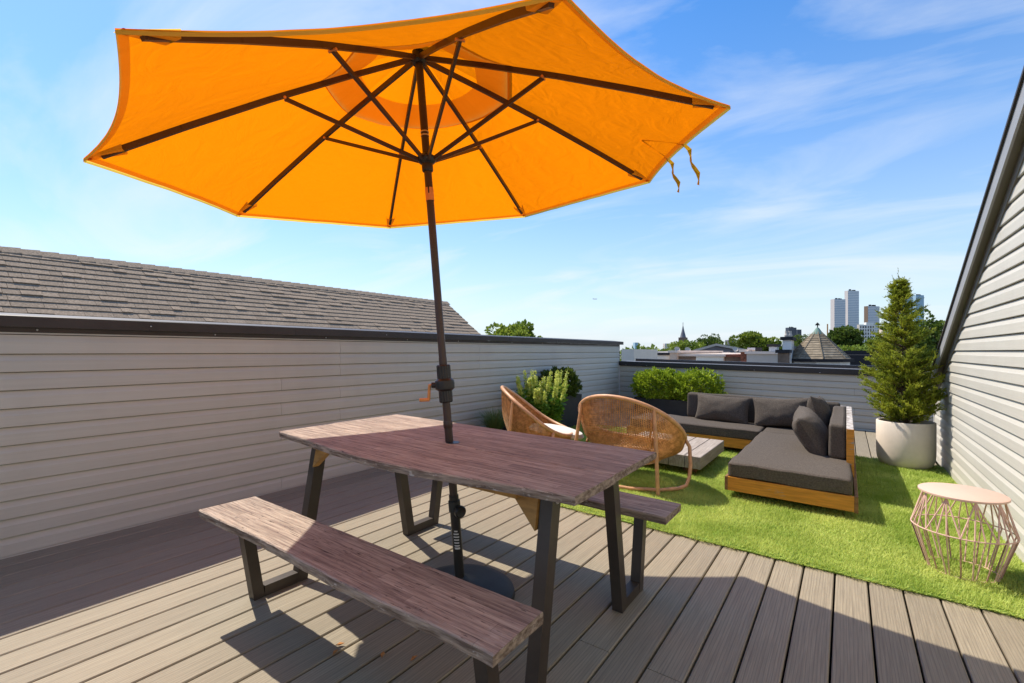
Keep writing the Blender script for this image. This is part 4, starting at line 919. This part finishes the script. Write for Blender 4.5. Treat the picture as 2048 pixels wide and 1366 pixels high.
# towers
def tower(name, xm, xl, xr, ytop, d, phi, m, mleft, label, cap=True, ybase=None):
    c0 = bgpt(xm, ytop, d); r0 = (xm-CX)/FPX*d
    cp, sp_ = math.cos(phi), math.sin(phi); ul, ur = (xl-CX)/FPX, (xr-CX)/FPX
    wr_ = (ur*d-r0)/(cp-ur*sp_); wl_ = (r0-ul*d)/(sp_+ul*cp) if (sp_+ul*cp) > 0 else 20
    ex = lambda r_, q: Vector((r_*CA-q*SA, r_*SA+q*CA, 0))
    A = ex(cp, sp_)*wr_; Bv = ex(-sp_, cp)*wl_
    t = thing(name, (c0.x, c0.y, -10), label, 'tower', slope=False); z = c0.z
    b0 = Vector((c0.x,c0.y,-10)); tp = Vector((c0.x,c0.y,z)); off = -(A.normalized()+Bv.normalized())*.0
    pts = [b0, b0+A, b0+A+Bv, b0+Bv, tp, tp+A, tp+A+Bv, tp+Bv]
    MB().add(pts, [(0,1,5,4),(1,2,6,5),(2,3,7,6),(4,5,6,7)]).build('front', m, t)
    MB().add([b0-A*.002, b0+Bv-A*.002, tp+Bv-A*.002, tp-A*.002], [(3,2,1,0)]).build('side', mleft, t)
    bs = A.length*.07
    if cap:
        for q in (.3, .55, .7): MB().box(tp.x+A.x*q+Bv.x*.4-bs, tp.x+A.x*q+Bv.x*.4+bs, tp.y+A.y*q+Bv.y*.4-bs, tp.y+A.y*q+Bv.y*.4+bs, z, z+bs*random.uniform(.7,1.6)).build('roof_plant', M['dark_roof'], t)
    return t, tp, A, Bv, z
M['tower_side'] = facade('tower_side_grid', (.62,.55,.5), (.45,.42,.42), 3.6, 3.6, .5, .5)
tower('tower', 1669, 1661, 1691, 598, 950, .25, M['tower_a'], M['tower_side'], 'shorter pale gridded tower left of the tallest tower')
tower('tower', 1696, 1689, 1718, 581, 1000, .25, M['tower_a'], M['tower_side'], 'tallest pale gridded tower on the skyline')
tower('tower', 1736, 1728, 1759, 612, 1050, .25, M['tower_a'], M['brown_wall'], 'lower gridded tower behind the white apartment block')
tower('tower', 1788, 1781, 1826, 594, 900, .2, M['tower_b'], M['tower_b'], 'teal glass tower left behind the conifer top')
tower('tower', 1832, 1824, 1848, 590, 930, .2, M['tower_b'], M['tower_b'], 'slim teal glass tower right behind the conifer top')
tower('tower', 1578, 1571, 1593, 655, 420, .2, M['tower_c'], M['tower_c'], 'dark glass office block behind the turret, left part')
tower('tower', 1595, 1590, 1603, 659, 430, .2, M['tower_c'], M['tower_c'], 'narrow dark office block behind the turret, right part', cap=False)
tower('tower', 1270, 1266, 1276, 685, 900, .2, M['tower_b'], M['tower_b'], 'tiny blue-grey high-rise on the far horizon at left', cap=False)
tower('tower', 1330, 1326, 1338, 687, 700, .2, M['tower_a'], M['tower_side'], 'tiny pale high-rise on the far horizon left of the church', cap=False)
tower('tower', 1457, 1450, 1472, 680, 600, .2, M['slate'], M['slate'], 'long dark roof peeping over the trees right of the church', cap=False)
tower('tower', 1765, 1758, 1780, 654, 520, .2, M['white_wall'], M['pink_wall'], 'pale low block between white apartments and teal tower', cap=False)
t, tp, A, Bv, z = tower('apartment_block', 1719, 1714, 1749, 649, 300, .12, M['white_wall'], M['grey_wall'], 'white apartment block with square windows and stepped top', cap=False)
wme = None; an = A.normalized(); W_ = A.length
for r_ in range(7):
    for c_ in range(6):
        p = tp + A*((c_+.5)/6) - Vector((0,0,1.6+r_*2.1)); hw = W_/6*(.3 if (r_+c_) % 3 else .22); nrm_ = an.cross(Vector((0,0,1)))
        MB().add([p-an*hw-Vector((0,0,.75))+nrm_*.05, p+an*hw-Vector((0,0,.75))+nrm_*.05, p+an*hw+Vector((0,0,.75))+nrm_*.05, p-an*hw+Vector((0,0,.75))+nrm_*.05], [(0,1,2,3)]).build('window', M['dark_glass'], t)
MB().add([tp+A*.45, tp+A*.95, tp+A*.95+Bv, tp+A*.45+Bv]+[q+Vector((0,0,1.4)) for q in (tp+A*.45, tp+A*.95, tp+A*.95+Bv, tp+A*.45+Bv)], BF).build('penthouse', M['white_wall'], t)
# crane
k0 = bgpt(1655, 665, 350); kr = thing('crane', (k0.x,k0.y,-10), 'thin yellow crane mast rising behind the turret trees', 'crane', slope=False)
MB().beam((k0.x,k0.y,-10), (k0.x,k0.y,bgpt(1655,648,350).z), .8, .8).build('mast', M['brass'], kr)
ap = bgpt(1190, 598, 2000); aq = thing('aeroplane', ap, 'tiny aeroplane low in the sky above the left wall', 'aeroplane', slope=False)
av = Vector((CA, SA, 0)); MB().tube([ap-av*9, ap-av*7, ap+av*7, ap+av*9.5], [.4,1.3,1.3,.3], 8).build('fuselage', M['grey_wall'], aq)
MB().beam(ap-Vector((-SA,CA,0))*9, ap+Vector((-SA,CA,0))*9, 3, .4).build('wing', M['grey_wall'], aq); MB().beam(ap-av*8, ap-av*9.5+Vector((0,0,3.2)), .4, 2).build('tail_fin', M['grey_wall'], aq)
# trees
def tree(px, ytop, wpx, d, m, label, n=2600, flat=.8, ls=None, name='tree'):
    c = bgpt(px, ytop, d); wr_ = wpx/2/FPX*d; hz = wr_*flat; zc = c.z-hz
    t = thing(name, (c.x, c.y, -10), label, 'tree', 'trees beyond the roofs', slope=False); o_ = ORG[t.name]
    tk = MB().tube([(c.x,c.y,-10),(c.x+.1,c.y,zc-hz*.4),(c.x,c.y,zc+hz*.5)], [wr_*.07,wr_*.05,wr_*.015], 7)
    for k in range(7):
        a = k*.9; tk.tube([(c.x,c.y,zc-hz*.5), (c.x+wr_*.45*math.cos(a), c.y+wr_*.45*math.sin(a), zc+hz*random.uniform(-.2,.4))], [wr_*.03,wr_*.01], 5)
    tk.build('trunk', M['bark'], t)
    nc = 26; cc = RNG.normal(size=(nc,3)); cc /= np.linalg.norm(cc,axis=1,keepdims=True); cc *= RNG.uniform(.35,.86,(nc,1)); cc[:,2] = cc[:,2]*.9
    idx = RNG.integers(0,nc,n); D = RNG.normal(size=(n,3)); D /= np.linalg.norm(D,axis=1,keepdims=True); rr = RNG.uniform(.6,1,(n,1))**.5*RNG.uniform(.2,.36,nc)[idx][:,None]
    pos = (cc[idx]+D*rr)*np.array([wr_,wr_,hz]) + np.array([0,0,zc+10])
    V, F = leaves(pos, D+RNG.normal(size=(n,3))*.5+np.array([0,0,.3]), RNG.uniform(.6,1.4,n)*(ls or wr_*.105), .75)
    link('crown', fastmesh('crown', V, F), m, t, kind='stuff')
for a in ((1032,641,118,26,'tree_c','bright yellow-green maple just over the left wall',5200,.62),
          (1372,676,66,95,'tree_c','lime green tree in front of the church spire',2600,.62),(1420,669,62,100,'tree_b','dark oak right of the church spire',2600,.62),
          (1515,665,96,70,'tree_a','broad bright tree between church and turret',5000,.55),(1478,676,50,90,'tree_b','smaller dark tree above the grey gable',2000,.6),
          (1685,651,92,44,'tree_b','dark spreading tree directly behind the turret',5200,.62),(1700,690,90,34,'tree_c','low yellow-green tree right of the turret',3000,.35),
          (1602,666,46,48,'tree_b','small dark tree left behind the turret',1800,.75),(1776,668,90,60,'tree_a','round green tree left behind the conifer',3600,.5),
          (1872,616,104,34,'tree_b','tall dark tree between conifer and house rake',6000,1.2),(1288,697,50,140,'tree_c','pale shrubby tree beyond the bulkhead',1600,.35),
          (1289,692,24,120,'tree_b','small round dark tree beyond the white rooftop',900,.8),(1252,697,30,110,'tree_c','lime shrub showing over the bulkhead',900,.4),
          (1320,699,70,170,'tree_a','low hazy tree left of the church',1600,.3),(1345,683,30,120,'tree_c','thin pale tree left of the church spire',1000,.7),
          (1560,680,40,80,'tree_b','dark tree behind the white stucco chimney',1500,.7)):
    tree(a[0], a[1], a[2], a[3], M[a[4]], a[5], a[6], a[7])
# far-off woods that read as one mass along the horizon
n = 9000; px = RNG.uniform(900, 2300, n); dd = RNG.uniform(240, 420, n); r_ = (px-CX)/FPX*dd; hgt = RNG.random(n)**.8
pos = np.stack([r_*CA-dd*SA, r_*SA+dd*CA, -10+hgt*(11.5+1.6*np.sin(px*.05)+1.2*np.sin(px*.021))],1)
V, F = leaves(pos, RNG.normal(size=(n,3))+np.array([0,0,.4]), RNG.uniform(1.6,3.6,n), .8)
fw = link('far_woods', fastmesh('far_woods', V, F), M['tree_a'], kind='stuff'); tag(fw, 'hazy belt of distant treetops along the horizon', 'trees')
